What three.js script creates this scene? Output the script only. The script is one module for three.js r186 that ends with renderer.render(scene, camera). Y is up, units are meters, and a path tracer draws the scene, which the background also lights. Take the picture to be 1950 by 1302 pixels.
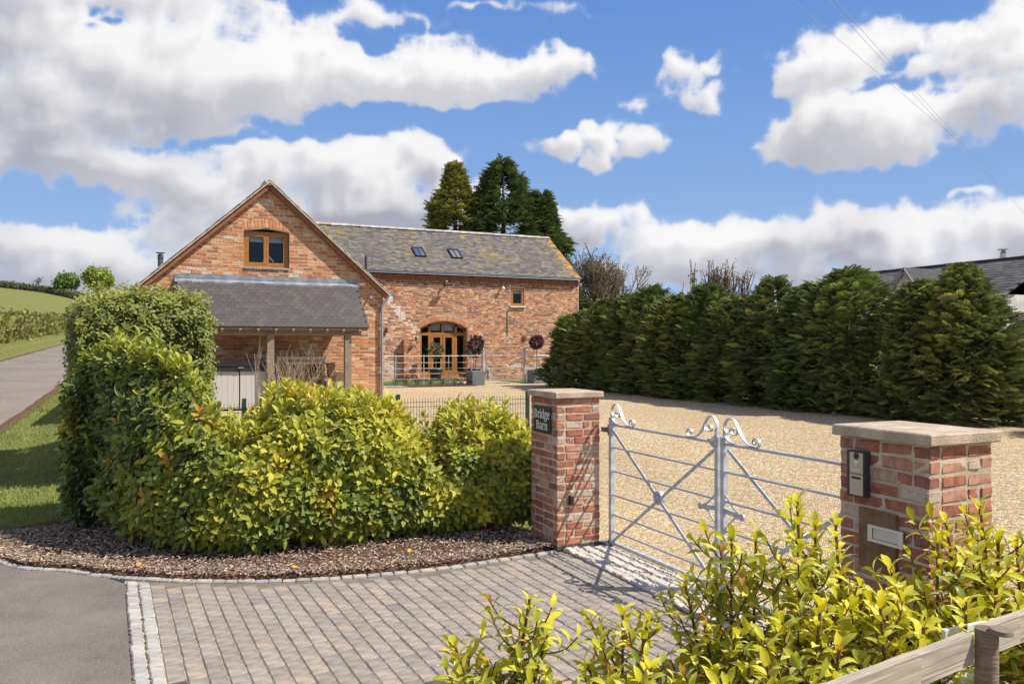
import * as THREE from 'three';
import { mergeGeometries } from 'three/addons/utils/BufferGeometryUtils.js';
import { FontLoader } from 'three/addons/loaders/FontLoader.js';
import { TextGeometry } from 'three/addons/geometries/TextGeometry.js';

// ---------------------------------------------------------------- camera, sun, sky, exposure
// World axes follow the site: x runs along the barn fronts, -z along the lane and the gate line.
const scene = new THREE.Scene();
const camera = new THREE.PerspectiveCamera(46.93, 1950 / 1302, 0.1, 4000);
camera.position.set(0, 2.235, 0);
camera.rotation.set(0, -24.5 * Math.PI / 180, 0);
camera.setViewOffset(1950, 1302, 0, -9, 1950, 1302);
const renderer = new THREE.WebGLRenderer({ antialias: true });
renderer.toneMapping = THREE.LinearToneMapping;
renderer.toneMappingExposure = 1.42;
renderer.shadowMap.enabled = true;
const SUN = new THREE.Vector3(0.824 * 0.643, 0.766, 0.567 * 0.643).normalize();
const sun = new THREE.DirectionalLight(new THREE.Color(1.0, 0.93, 0.82), 4.6);
sun.name = 'sun';
sun.position.copy(SUN).multiplyScalar(80).add(new THREE.Vector3(6, 0, -18));
sun.target.position.set(6, 0, -18);
sun.castShadow = true;
sun.shadow.radius = 1;
sun.shadow.mapSize.set(4096, 4096);
Object.assign(sun.shadow.camera, { left: -45, right: 45, top: 45, bottom: -45, near: 1, far: 220 });
scene.add(sun, sun.target);
const skyTexture = makeSky();
scene.background = skyTexture;
scene.environment = skyTexture;

// ---------------------------------------------------------------- small tools
function rngOf(seed) { let s = seed >>> 0; return () => { s = (s + 0x6d2b79f5) | 0; let t = Math.imul(s ^ (s >>> 15), 1 | s); t = (t + Math.imul(t ^ (t >>> 7), 61 | t)) ^ t; return ((t ^ (t >>> 14)) >>> 0) / 4294967296; }; }
function clamp(x, a = 0, b = 1) { return x < a ? a : x > b ? b : x; }
function lerp(a, b, t) { return a + (b - a) * t; }
function smooth(a, b, x) { const t = clamp((x - a) / (b - a)); return t * t * (3 - 2 * t); }
function hash3(x, y, z) { let h = Math.imul(x, 374761393) ^ Math.imul(y, 668265263) ^ Math.imul(z, 2147483647 - 61); h = Math.imul(h ^ (h >>> 13), 1274126177); h ^= h >>> 16; return (h >>> 0) / 4294967296; }
function noise3(x, y, z, px = 0, py = 0) {     // value noise 0..1, optionally periodic in x and y
  const ix = Math.floor(x), iy = Math.floor(y), iz = Math.floor(z);
  let fx = x - ix, fy = y - iy, fz = z - iz;
  fx = fx * fx * fx * (fx * (fx * 6 - 15) + 10); fy = fy * fy * fy * (fy * (fy * 6 - 15) + 10); fz = fz * fz * (3 - 2 * fz);
  const w = (i, p) => p ? ((i % p) + p) % p : i;
  const x0 = w(ix, px), x1 = w(ix + 1, px), y0 = w(iy, py), y1 = w(iy + 1, py);
  const a = lerp(lerp(hash3(x0, y0, iz), hash3(x1, y0, iz), fx), lerp(hash3(x0, y1, iz), hash3(x1, y1, iz), fx), fy);
  if (fz === 0) return a;
  const b = lerp(lerp(hash3(x0, y0, iz + 1), hash3(x1, y0, iz + 1), fx), lerp(hash3(x0, y1, iz + 1), hash3(x1, y1, iz + 1), fx), fy);
  return lerp(a, b, fz);
}
function fbm(x, y, oct, p = 0, z = 0) { let s = 0, a = 0.5, n = 0; for (let i = 0; i < oct; i++) { s += a * noise3(x, y, z + i * 17, p, p); n += a; a *= 0.5; x *= 2; y *= 2; p *= 2; } return s / n; }

// ---------------------------------------------------------------- the sky: clear air and cumulus, in directions
function makeSky() {
  const W = 4096, H = 2048, data = new Float32Array(W * H * 4), R = Math.PI / 180;
  // clouds as [azimuth from north along the lane, elevation, half width, half height, strength], degrees
  const clouds = [[-8.5,22.7,13.96,4.54,1.1],[-3.7,19.7,10.68,3.38,1.1],[1.2,16.9,10.32,3.45,1.15],[-6.0,14.8,8.5,2.97,1.2],[9.0,19.0,8.87,2.88,1.0],[15.6,18.9,8.2,2.43,0.95],[21.6,19.2,6.48,1.68,0.9],[26.8,19.4,3.43,0.91,0.6],[4.2,14.5,5.71,1.16,0.5],[11.9,22.4,5.46,1.13,0.45],[1.2,23.8,9.67,2.46,0.9],[-7.4,10.9,5.78,1.32,0.8],[-0.4,11.5,6.6,1.68,0.9],[6.9,12.0,6.6,2.04,0.95],[13.7,12.5,5.53,2.03,1.0],[17.8,13.6,2.83,1.64,1.0],[19.2,13.0,2.08,1.46,1.0],[4.5,10.0,7.09,2.11,0.9],[12.3,9.8,8.76,2.41,0.9],[19.7,9.8,3.79,1.86,0.7],[9.0,8.0,10.64,1.45,0.7],[2.2,8.1,3.92,1.74,0.7],[-6.9,5.9,4.73,1.1,0.85],[-2.8,5.6,3.62,1.48,0.8],[-5.5,4.1,8.6,1.19,0.75],[1.2,5.6,6.45,1.39,0.6],
    [48.7,19.3,3.02,1.98,1.1],[47.1,18.7,2.6,1.79,1.0],[45.3,18.1,2.0,1.12,0.9],[54.5,18.4,2.72,1.53,1.0],[57.4,19.1,2.29,2.95,1.1],[55.9,17.1,4.73,1.58,1.0],[47.1,15.6,3.09,1.83,1.1],[45.3,14.2,2.84,1.64,1.0],[50.0,14.7,4.36,2.17,1.1],[54.2,15.1,4.32,2.2,1.1],[57.8,14.2,4.0,2.29,1.1],[47.8,13.1,4.19,0.88,0.7],[50.3,13.0,3.72,0.93,0.7],[60.9,16.2,3.96,3.47,1.0],[36.4,18.8,1.46,1.17,0.85],[38.4,19.0,1.51,0.68,0.8],[38.0,17.3,1.88,1.18,0.85],[36.0,17.8,1.47,0.9,0.6],[33.2,16.6,1.34,0.78,0.65],[31.5,14.8,1.35,0.94,0.9],[33.6,14.5,1.64,1.08,0.95],[30.6,13.4,1.13,0.73,0.6],[27.2,14.1,1.6,0.73,0.75],[28.7,14.4,1.14,0.58,0.65],[27.7,19.6,2.67,0.7,0.45],
    [31.2,8.3,3.77,1.79,0.9],[36.4,7.1,5.49,1.7,0.9],[41.4,7.2,6.3,2.02,0.95],[46.8,7.7,5.89,1.95,1.0],[51.5,7.4,5.76,1.88,0.95],[56.2,7.4,4.7,1.93,0.95],[40.3,5.1,11.31,1.53,0.8],[50.3,5.1,11.15,1.64,0.85],[54.8,9.4,1.25,0.65,0.75],[29.3,9.7,2.28,0.67,0.5],[61.4,7.3,4.89,2.42,0.9],[22.8,23.3,2.29,0.4,0.4],[27.7,23.3,2.28,0.4,0.4],[55.0,5.2,5.67,1.63,0.8]];
  const gaps = [[9.0,14.5,4.26,0.84],[14.1,15.5,5.54,1.07],[20.1,16.1,5.7,1.08],[23.9,16.5,4.58,0.93],[4.5,13.5,3.71,0.48],[-3.0,20.9,0.78,0.43],[-3.4,19.8,0.83,0.37],[-1.9,20.3,0.92,0.31],[10.1,22.9,2.87,0.98],[14.1,21.5,2.22,0.74],[-6.0,9.5,3.68,1.35],[-5.2,8.2,3.46,0.72],[50.3,18.3,1.05,0.64],[53.0,16.6,2.06,0.5],[49.0,16.5,1.9,0.46]];
  const r = rngOf(77);                                    // the same kind of fair-weather sky all the way round and overhead
  for (let i = 0; i < 150; i++) {
    const el = 4 + 62 * r() * r(), az = 66 + 280 * r(), s = (0.6 + el / 26) * (0.6 + 0.9 * r());
    for (let k = 0; k < 4; k++) { const e2 = el + (r() - 0.4) * 2.2 * s, a2 = az + (r() - 0.5) * 9 * s; if (a2 > 64 && a2 < 347) clouds.push([a2, e2, (2 + 3 * r()) * s, (0.9 + 0.8 * r()) * s, 0.7 + 0.4 * r()]); }
  }
  for (let i = 0; i < 26; i++) { const az = -10 + 74 * r(), el = 31 + 30 * r(); for (let k = 0; k < 3; k++) clouds.push([az + (r() - 0.5) * 12, el + (r() - 0.5) * 4, 4 + 5 * r(), 1.6 + 2 * r(), 0.7 + 0.4 * r()]); }
  const y0 = H / 2, rows = H / 2, base = new Float32Array(W * rows), cut = new Float32Array(W * rows), KK = 0.2;
  const splat = (c, add) => {                              // ellipses, clouds joined by a smooth maximum, gaps subtracted
    const [az, el, rx, ry, wt = 1] = c, reach = 1.75, ra = rx * reach;
    for (let j = Math.max(0, Math.floor((el - ry * reach) / 180 * H)); j < Math.min(rows, (el + ry * reach) / 180 * H); j++) {
      const e = (j + 0.5) / H * 180, dy = (e - el) / ry, sq = Math.max(0.3, Math.cos(e * R)) / Math.max(0.3, Math.cos(el * R));
      for (let i = Math.floor((az - 90 - ra + 180) / 360 * W); i < (az - 90 + ra + 180) / 360 * W; i++) {
        const a = (i + 0.5) / W * 360 - 180 + 90, dx = (a - az) * sq / rx, q = dx * dx + (dy < 0 ? dy * dy * 1.25 : dy * dy), at = j * W + ((i % W) + W) % W;
        if (add) base[at] += Math.exp((wt * (1 - q)) / KK); else if (q < 1.6) cut[at] += 0.9 * (1 - q / 1.6);
      }
    }
  };
  clouds.forEach((c) => splat(c, true)); gaps.forEach((c) => splat(c, false));
  const dens = new Float32Array(W * rows), veil = new Float32Array(W * rows);
  for (let j = 0; j < rows; j++) {
    const el = (j + 0.5) / H * Math.PI, ce = Math.cos(el), se = Math.sin(el);
    for (let i = 0; i < W; i++) {
      if (base[j * W + i] < 1e-5 && !(i % 7 === 0)) { let near = false; for (const o of [-22, 22]) if (base[j * W + (((i + o) % W) + W) % W] > 1e-4) near = true; if (!near) continue; }
      const a = ((i + 0.5) / W * 2 - 1) * Math.PI, x = Math.cos(a) * ce, z = Math.sin(a) * ce;
      // outlines are shaken so that they billow and tear
      const wx = (noise3(x * 21, se * 26, z * 21) - 0.5) * 24 + (noise3(x * 60 + 3, se * 66, z * 60) - 0.5) * 15, wy = (noise3(x * 21 + 9, se * 26 + 4, z * 21) - 0.5) * 20 + (noise3(x * 60, se * 66 + 8, z * 60) - 0.5) * 11;
      const jj = clamp(Math.round(j + wy), 0, rows - 1), ii = (((Math.round(i + wx)) % W) + W) % W, bs = base[jj * W + ii]; if (bs < 1e-4) continue;
      const b = KK * Math.log(bs) - cut[jj * W + ii]; if (b < -0.9) continue;
      let s = 0, amp = 0.5, f = 19, n = 0;
      for (let o = 0; o < 7; o++) { const v = noise3(x * f + o * 5.3, se * f * 1.2 + 1.7 * o, z * f + 9.1 * o); s += amp * (o < 1 ? v : 1 - Math.abs(2 * v - 1)); n += amp; amp *= 0.56; f *= 2.03; }
      veil[j * W + i] = Math.max(0, b * 0.8 + 0.34 + (s / n - 0.52) * 1.9);
      dens[j * W + i] = Math.max(0, b * 0.85 + (s / n - 0.50) * 2.3 - 0.05);
    }
  }
  const at = (i, j) => { j |= 0; return j < 0 || j >= rows ? 0 : dens[j * W + (((i | 0) % W) + W) % W]; };
  const soft = (src, rad, dx, dy) => { const out = new Float32Array(W * rows), n = 2 * rad + 1; for (let p = 0; p < (dx ? rows : W); p++) { let acc = 0; const N = dx ? W : rows, id = (q) => dx ? p * W + ((q % W) + W) % W : clamp(q, 0, rows - 1) * W + p; for (let q = -rad; q <= rad; q++) acc += src[id(q)]; for (let q = 0; q < N; q++) { out[id(q)] = acc / n; acc += src[id(q + rad + 1)] - src[id(q - rad)]; } } return out; };
  const wide = soft(soft(dens, 9, 1, 0), 6, 0, 1), near = soft(soft(dens, 2, 1, 0), 2, 0, 1), pick = (f, i, j) => { j |= 0; return j < 0 || j >= rows ? 0 : f[j * W + (((i | 0) % W) + W) % W]; };
  for (let j = 0; j < H; j++) {
    const e = ((j + 0.5) / H - 0.5) * 180, up = Math.max(0, Math.sin(e * R));
    // clear air: pale at the horizon, deep blue overhead
    const t = Math.pow(clamp(up / 0.55), 0.92), clear = [lerp(0.31, 0.066, t), lerp(0.51, 0.20, t), lerp(0.80, 0.60, t)];
    const hz = Math.exp(-up * 11), air0 = clear.map((c, k) => lerp(c, [0.58, 0.68, 0.83][k], hz * 0.66));
    for (let i = 0; i < W; i++) {
      const o = (j * W + i) * 4; let air = air0, c = air0;
      if (e < 0) c = [0.22, 0.21, 0.16];
      else {
        const jj = j - y0, d = at(i, jj);
        const v = j >= y0 ? veil[jj * W + i] : 0; if (v > 0.002) { const va = (1 - Math.exp(-v * v * 1.5)) * 0.58; c = air = air0.map((q, k) => lerp(q, [0.74, 0.77, 0.84][k], va)); }
        if (d > 0.002) {
          let above = 0, below = 0, relief = 0, mid = 0;      // cloud piled above and below; slopes that face the sun (high, to the right)
          for (let s = 1; s <= 12; s++) { above += pick(wide, i + s * 2, jj + s * 8); below += pick(wide, i - s * 2, jj - s * 7); }
          for (let s = 1; s <= 4; s++) { relief += pick(near, i - s * 2, jj - s * 3) - pick(near, i + s * 2, jj + s * 3); mid += pick(wide, i - s * 7, jj - s * 9) - pick(wide, i + s * 7, jj + s * 9); }
          const alpha = 1 - Math.exp(-Math.pow(d * 1.8, 1.6) * 1.9), foot = above / (above + below + 0.6), deep = 1 - Math.exp(-above * 0.20);
          const L = clamp(0.87 - 0.62 * deep * smooth(0.40, 0.95, foot) - 0.20 * deep + clamp(relief * 0.10 + mid * 0.07 + (at(i - 2, jj - 3) - at(i + 2, jj + 3)) * 0.16, -0.3, 0.22)), haze = Math.exp(-up * 9) * 0.40;
          c = [0, 1, 2].map((k) => lerp(air[k], lerp(lerp([0.34, 0.35, 0.42][k], [0.93, 0.915, 0.91][k], L), [0.72, 0.75, 0.83][k], haze), alpha));
        }
      }
      data[o] = c[0] * 0.74; data[o + 1] = c[1] * 0.74; data[o + 2] = c[2] * 0.74; data[o + 3] = 1;
    }
  }
  const tex = new THREE.DataTexture(data, W, H, THREE.RGBAFormat, THREE.FloatType);
  tex.mapping = THREE.EquirectangularReflectionMapping; tex.magFilter = THREE.LinearFilter; tex.minFilter = THREE.LinearFilter; tex.needsUpdate = true;
  return tex;
}

// ---------------------------------------------------------------- materials and textures
function tex(size, fn, srgb, wrap = true, h = size) {
  const d = new Uint8Array(size * h * 4);
  for (let y = 0; y < h; y++) for (let x = 0; x < size; x++) { const c = fn(x / size, y / h), o = (y * size + x) * 4; for (let k = 0; k < 3; k++) { const v = Array.isArray(c) ? c[k] : c; d[o + k] = 255 * clamp(srgb ? Math.pow(clamp(v), 1 / 2.2) : v); } d[o + 3] = 255; }
  const t = new THREE.DataTexture(d, size, h, THREE.RGBAFormat);
  if (srgb) t.colorSpace = THREE.SRGBColorSpace;
  if (wrap) t.wrapS = t.wrapT = THREE.RepeatWrapping;
  t.magFilter = THREE.LinearFilter; t.minFilter = THREE.LinearMipmapLinearFilter; t.generateMipmaps = true; t.needsUpdate = true;
  return t;
}
function rep(t, metres) { const c = t.clone(); c.repeat.set(1 / metres, 1 / metres); c.needsUpdate = true; return c; }
const lin = (r, g, b) => new THREE.Color().setRGB(r, g, b);
function mat(r, g, b, rough = 0.8, more = {}) { return new THREE.MeshStandardMaterial({ color: lin(r, g, b), roughness: rough, ...more }); }
function leafMat(r, g, b, more = {}) { return new THREE.MeshPhysicalMaterial({ color: lin(r, g, b), roughness: 0.92, transmission: 0.38, thickness: 0, side: THREE.DoubleSide, clearcoat: 0.28, clearcoatRoughness: 0.3, ...more }); }

// stones for gravel: nearest point of a jittered grid, periodic
function stones(n, seed) {
  const P = []; const r = rngOf(seed);
  for (let j = 0; j < n; j++) for (let i = 0; i < n; i++) P.push([i + 0.15 + 0.7 * r(), j + 0.15 + 0.7 * r(), r(), r()]);
  return (u, v) => {
    const x = u * n, y = v * n, ix = Math.floor(x), iy = Math.floor(y); let b1 = 9, b2 = 9, id = 0;
    for (let dy = -1; dy <= 1; dy++) for (let dx = -1; dx <= 1; dx++) {
      const gx = ((ix + dx) % n + n) % n, gy = ((iy + dy) % n + n) % n, p = P[gy * n + gx], ex = p[0] - gx + ix + dx - x, ey = p[1] - gy + iy + dy - y, d = Math.sqrt(ex * ex + ey * ey);
      if (d < b1) { b2 = b1; b1 = d; id = gy * n + gx; } else if (d < b2) b2 = d;
    }
    return [b1, b2, P[id][2], P[id][3]];
  };
}
const stoneField = stones(64, 5);
const gravelPal = [[0.76, 0.57, 0.31], [0.86, 0.69, 0.42], [0.62, 0.43, 0.21], [0.92, 0.81, 0.58], [0.48, 0.36, 0.23], [0.84, 0.62, 0.33], [0.70, 0.54, 0.38], [0.74, 0.49, 0.23]];
const gravelColor = tex(1024, (u, v) => { const [a, b, i, k] = stoneField(u, v), c = gravelPal[Math.floor(i * 8) % 8], e = smooth(0.0, 0.22, b - a), m = (0.40 + 0.60 * e) * (0.9 + 0.35 * k); return c.map((q) => q * m); }, true);
const gravelBump = tex(1024, (u, v) => { const [a, b, , k] = stoneField(u, v); return clamp((b - a) * 1.6) * (0.55 + 0.45 * k); });
const grit = tex(512, (u, v) => 0.55 + 0.9 * (fbm(u * 64, v * 64, 3, 64) - 0.5) + 0.35 * (fbm(u * 8, v * 8, 3, 8, 40) - 0.5));
const mottle = tex(512, (u, v) => { const q = 0.78 + 0.55 * (fbm(u * 6, v * 6, 6, 6, 3) - 0.5) + 0.25 * (fbm(u * 90, v * 90, 2, 90, 9) - 0.5); return [q, q, q]; }, true);
const woodTex = tex(512, (u, v) => { const g = fbm(u * 3 + 0.35 * fbm(u * 6, v * 6, 3, 6), v * 90, 4, 0), k = fbm(u * 4, v * 12, 3, 0, 8), q = 0.62 + 0.5 * (g - 0.5) + 0.3 * (k - 0.5); return [q, q * 0.97, q * 0.94]; }, true);
const grassTex = tex(1024, (u, v) => { const a = fbm(u * 10, v * 10, 4, 10), b = fbm(u * 120, v * 120, 3, 120, 4), q = 0.55 + 0.9 * (b - 0.5) + 0.5 * (a - 0.5); return [q * (0.98 + 0.5 * (a - 0.5)), q, q * 0.9]; }, true);
const chipTex = tex(512, (u, v) => { const n = stoneField(u, v), m = (0.4 + 0.6 * smooth(0, 0.25, n[1] - n[0])) * (0.35 + 0.9 * n[2]); return [m, m * 0.78, m * 0.6]; }, true);

const tarTex = tex(1024, (u, v) => { const a = fbm(u * 5, v * 5, 5, 5, 70), b = noise3(u * 300, v * 300, 7, 300, 300), c = noise3(u * 170, v * 170, 3, 170, 170), k = 0.178 + 0.09 * (a - 0.5) + 0.10 * (b - 0.5) + (c > 0.93 ? 0.14 : c < 0.07 ? -0.09 : 0) + (b > 0.985 ? 0.3 : 0); return [k * 1.12, k * 0.96, k * 0.82]; }, true);
const M = {
  grass: mat(0.30, 0.31, 0.068, 0.95, { map: rep(grassTex, 2.6), bumpMap: rep(grassTex, 2.6), bumpScale: 0.05 }),
  field: mat(0.13, 0.17, 0.035, 0.95, { map: rep(grassTex, 9) }),
  asphalt: mat(0.9, 0.9, 0.9, 0.9, { map: rep(tarTex, 1.6), bumpMap: rep(grit, 0.35), bumpScale: 0.006 }),
  lane: mat(1.0, 0.98, 0.94, 0.92, { map: rep(tarTex, 7.7) }),
  gravel: mat(0.99, 0.985, 0.985, 0.9, { vertexColors: true, map: rep(gravelColor, 1.7), bumpMap: rep(gravelBump, 1.7), bumpScale: 0.022 }),
  soil: mat(0.26, 0.165, 0.115, 1, { map: rep(chipTex, 1.5), bumpMap: rep(grit, 0.4), bumpScale: 0.03 }),
  mortar: mat(0.76, 0.63, 0.45, 0.95, { map: rep(mottle, 0.7), bumpMap: rep(grit, 0.3), bumpScale: 0.006 }),
  mortarBarn: mat(0.70, 0.51, 0.35, 0.95, { map: rep(mottle, 1.3) }),
  stone: mat(0.60, 0.47, 0.34, 0.9, { map: rep(mottle, 0.6), bumpMap: rep(grit, 0.4), bumpScale: 0.006 }),
  oak: mat(0.58, 0.25, 0.045, 0.5, { map: rep(woodTex, 0.9) }),
  greyOak: mat(0.42, 0.33, 0.25, 0.85, { map: rep(woodTex, 0.7), bumpMap: rep(woodTex, 0.7), bumpScale: 0.004 }),
  palePine: mat(0.62, 0.54, 0.43, 0.8, { map: rep(woodTex, 0.8), bumpMap: rep(woodTex, 0.8), bumpScale: 0.004 }),
  postWood: mat(0.36, 0.26, 0.17, 0.85, { map: rep(woodTex, 0.5), bumpMap: rep(woodTex, 0.5), bumpScale: 0.006 }),
  gatePaint: mat(0.62, 0.65, 0.70, 0.42, { metalness: 0.2, map: rep(mottle, 0.45) }),
  railMetal: mat(0.55, 0.57, 0.6, 0.45, { metalness: 0.5 }),
  lead: mat(0.33, 0.37, 0.43, 0.5, { metalness: 0.25, map: rep(mottle, 0.8) }),
  zinc: mat(0.42, 0.45, 0.49, 0.4, { metalness: 0.6 }),
  black: mat(0.02, 0.021, 0.023, 0.45),
  darkGrey: mat(0.045, 0.05, 0.055, 0.5),
  steel: mat(0.62, 0.62, 0.6, 0.35, { metalness: 0.7 }),
  interior: mat(0.055, 0.065, 0.09, 0.9),
  blind: mat(0.55, 0.55, 0.55, 0.9),
  glass: new THREE.MeshPhysicalMaterial({ color: lin(0.8, 0.88, 0.95), roughness: 0.03, transmission: 1, thickness: 0, ior: 1.5 }),
  wire: mat(0.03, 0.06, 0.05, 0.5, { metalness: 0.3 }),
  bark: mat(0.16, 0.115, 0.08, 0.95),
  redStem: mat(0.13, 0.06, 0.04, 0.7),
  white: mat(0.78, 0.78, 0.76, 0.7),
};

// ---------------------------------------------------------------- geometry helpers
const V3 = (x, y, z) => new THREE.Vector3(x, y, z);
function metricUV(g) {                                   // box mapping in metres
  const p = g.attributes.position, n = g.attributes.normal, uv = new Float32Array(p.count * 2);
  for (let i = 0; i < p.count; i++) { const ax = Math.abs(n.getX(i)), ay = Math.abs(n.getY(i)), az = Math.abs(n.getZ(i)); const x = p.getX(i), y = p.getY(i), z = p.getZ(i);
    if (ax >= ay && ax >= az) { uv[2 * i] = z; uv[2 * i + 1] = y; } else if (ay >= az) { uv[2 * i] = x; uv[2 * i + 1] = z; } else { uv[2 * i] = x; uv[2 * i + 1] = y; } }
  g.setAttribute('uv', new THREE.BufferAttribute(uv, 2)); return g;
}
function box(sx, sy, sz, x = 0, y = 0, z = 0, rx = 0, ry = 0, rz = 0) {
  const g = metricUV(new THREE.BoxGeometry(sx, sy, sz));
  if (rx || ry || rz) g.applyMatrix4(new THREE.Matrix4().makeRotationFromEuler(new THREE.Euler(rx, ry, rz)));
  return g.translate(x, y, z);
}
// a box with chamfered, slightly uneven edges: bricks, stones, tiles (44 triangles)
function chamfer(sx, sy, sz, c, rough = 0, r = Math.random) {
  const hx = sx / 2, hy = sy / 2, hz = sz / 2, V = {};
  const key = (i, j, k, a) => i + ',' + j + ',' + k + ',' + a;
  for (const i of [-1, 1]) for (const j of [-1, 1]) for (const k of [-1, 1]) {
    const d = [(r() - 0.5) * rough, (r() - 0.5) * rough, (r() - 0.5) * rough];
    for (let a = 0; a < 3; a++) V[key(i, j, k, a)] = V3(i * (hx - (a === 0 ? 0 : c)) + d[0], j * (hy - (a === 1 ? 0 : c)) + d[1], k * (hz - (a === 2 ? 0 : c)) + d[2]);
  }
  const pos = [], tri = (a, b, d) => { const n = b.clone().sub(a).cross(d.clone().sub(a)), m = a.clone().add(b).add(d); if (n.dot(m) < 0) [b, d] = [d, b]; for (const q of [a, b, d]) pos.push(q.x, q.y, q.z); };
  const quad = (a, b, d, e) => { tri(a, b, d); tri(a, d, e); };
  const S = [-1, 1];
  for (let a = 0; a < 3; a++) for (const s of S) { const f = (p, q) => { const t = [0, 0, 0]; t[a] = s; t[(a + 1) % 3] = p; t[(a + 2) % 3] = q; return V[key(...t, a)]; }; quad(f(-1, -1), f(1, -1), f(1, 1), f(-1, 1)); }
  for (let a = 0; a < 3; a++) for (const p of S) for (const q of S) { const b = (a + 1) % 3, c2 = (a + 2) % 3, g = (e, ax) => { const t = [0, 0, 0]; t[a] = e; t[b] = p; t[c2] = q; return V[key(...t, ax)]; }; quad(g(-1, b), g(1, b), g(1, c2), g(-1, c2)); }
  for (const i of S) for (const j of S) for (const k of S) tri(V[key(i, j, k, 0)], V[key(i, j, k, 1)], V[key(i, j, k, 2)]);
  const g = new THREE.BufferGeometry(); g.setAttribute('position', new THREE.Float32BufferAttribute(pos, 3)); g.computeVertexNormals();
  return metricUV(g);
}
function tube(points, radius, seg = 0, sides = 7, closed = false) {
  const c = new THREE.CatmullRomCurve3(points, closed); return new THREE.TubeGeometry(c, seg || Math.max(2, points.length * 3), radius, sides, closed);
}
function cyl(r1, r2, h, x = 0, y = 0, z = 0, n = 16, open = false) { return new THREE.CylinderGeometry(r1, r2, h, n, 1, open).translate(x, y, z); }
function bar(a, b, r, n = 6) { const d = b.clone().sub(a), g = new THREE.CylinderGeometry(r, r, d.length(), n); g.applyQuaternion(new THREE.Quaternion().setFromUnitVectors(V3(0, 1, 0), d.clone().normalize())); const m = a.clone().add(b).multiplyScalar(0.5); return g.translate(m.x, m.y, m.z); }
function flatBar(a, b, wide, thick, across) {            // rectangular bar from a to b; `across` is the direction of its width
  const d = b.clone().sub(a), L = d.length(), y = d.normalize(), x = across.clone().sub(y.clone().multiplyScalar(across.dot(y))).normalize(), z = x.clone().cross(y);
  const g = metricUV(new THREE.BoxGeometry(wide, L, thick)); g.applyMatrix4(new THREE.Matrix4().makeBasis(x, y, z)); const m = a.clone().add(b).multiplyScalar(0.5); return g.translate(m.x, m.y, m.z);
}
function merge(list) { const l = list.map((g) => { const q = g.index ? g.toNonIndexed() : g.clone(); for (const k of Object.keys(q.attributes)) if (!['position', 'normal', 'uv'].includes(k)) q.deleteAttribute(k); if (!q.attributes.normal) q.computeVertexNormals(); if (!q.attributes.uv) metricUV(q); return q; }); return mergeGeometries(l, false); }
const names = new Map();
function numbered(n) { const k = names.get(n) || 0; names.set(n, k + 1); return k ? n + '_' + String(k).padStart(3, '0') : n; }
function shade(m) { m.castShadow = m.receiveShadow = true; return m; }
function thing(name, label, category, pos = [0, 0, 0], group, turn = 0) {
  const o = new THREE.Group(); o.name = numbered(name); o.position.set(...pos); o.rotation.y = turn; o.userData = { label, category }; if (group) o.userData.group = group; scene.add(o); return o;
}
function part(name, geo, material, parent, kind) {
  const m = shade(new THREE.Mesh(Array.isArray(geo) ? merge(geo) : geo, material)); m.name = name; if (kind) m.userData.kind = kind; parent.add(m); return m;
}
function struct(name, geo, material, label) { const m = shade(new THREE.Mesh(geo, material)); m.name = numbered(name); m.userData = { kind: 'structure' }; if (label) m.userData.label = label; scene.add(m); return m; }
function inst(name, geo, material, list, parent, colors, kind = 'stuff') {   // one InstancedMesh of matrices
  const m = shade(new THREE.InstancedMesh(geo, material, list.length)); m.name = name; list.forEach((q, i) => m.setMatrixAt(i, q));
  if (colors) colors.forEach((c, i) => m.setColorAt(i, c));
  m.userData.kind = kind; parent.add(m); return m;
}
const _q = new THREE.Quaternion(), _e = new THREE.Euler();
function mtx(x, y, z, rx = 0, ry = 0, rz = 0, s = 1, sy = s, sz = s) { return new THREE.Matrix4().compose(V3(x, y, z), new THREE.Quaternion().setFromEuler(new THREE.Euler(rx, ry, rz, 'YXZ')), V3(s, sy, sz)); }
function frame(p, up, roll = 0, s = 1) {                 // matrix whose +y points along `up`
  const q = new THREE.Quaternion().setFromUnitVectors(V3(0, 1, 0), up.clone().normalize()); q.multiply(new THREE.Quaternion().setFromAxisAngle(V3(0, 1, 0), roll)); return new THREE.Matrix4().compose(p, q, V3(s, s, s));
}

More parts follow.
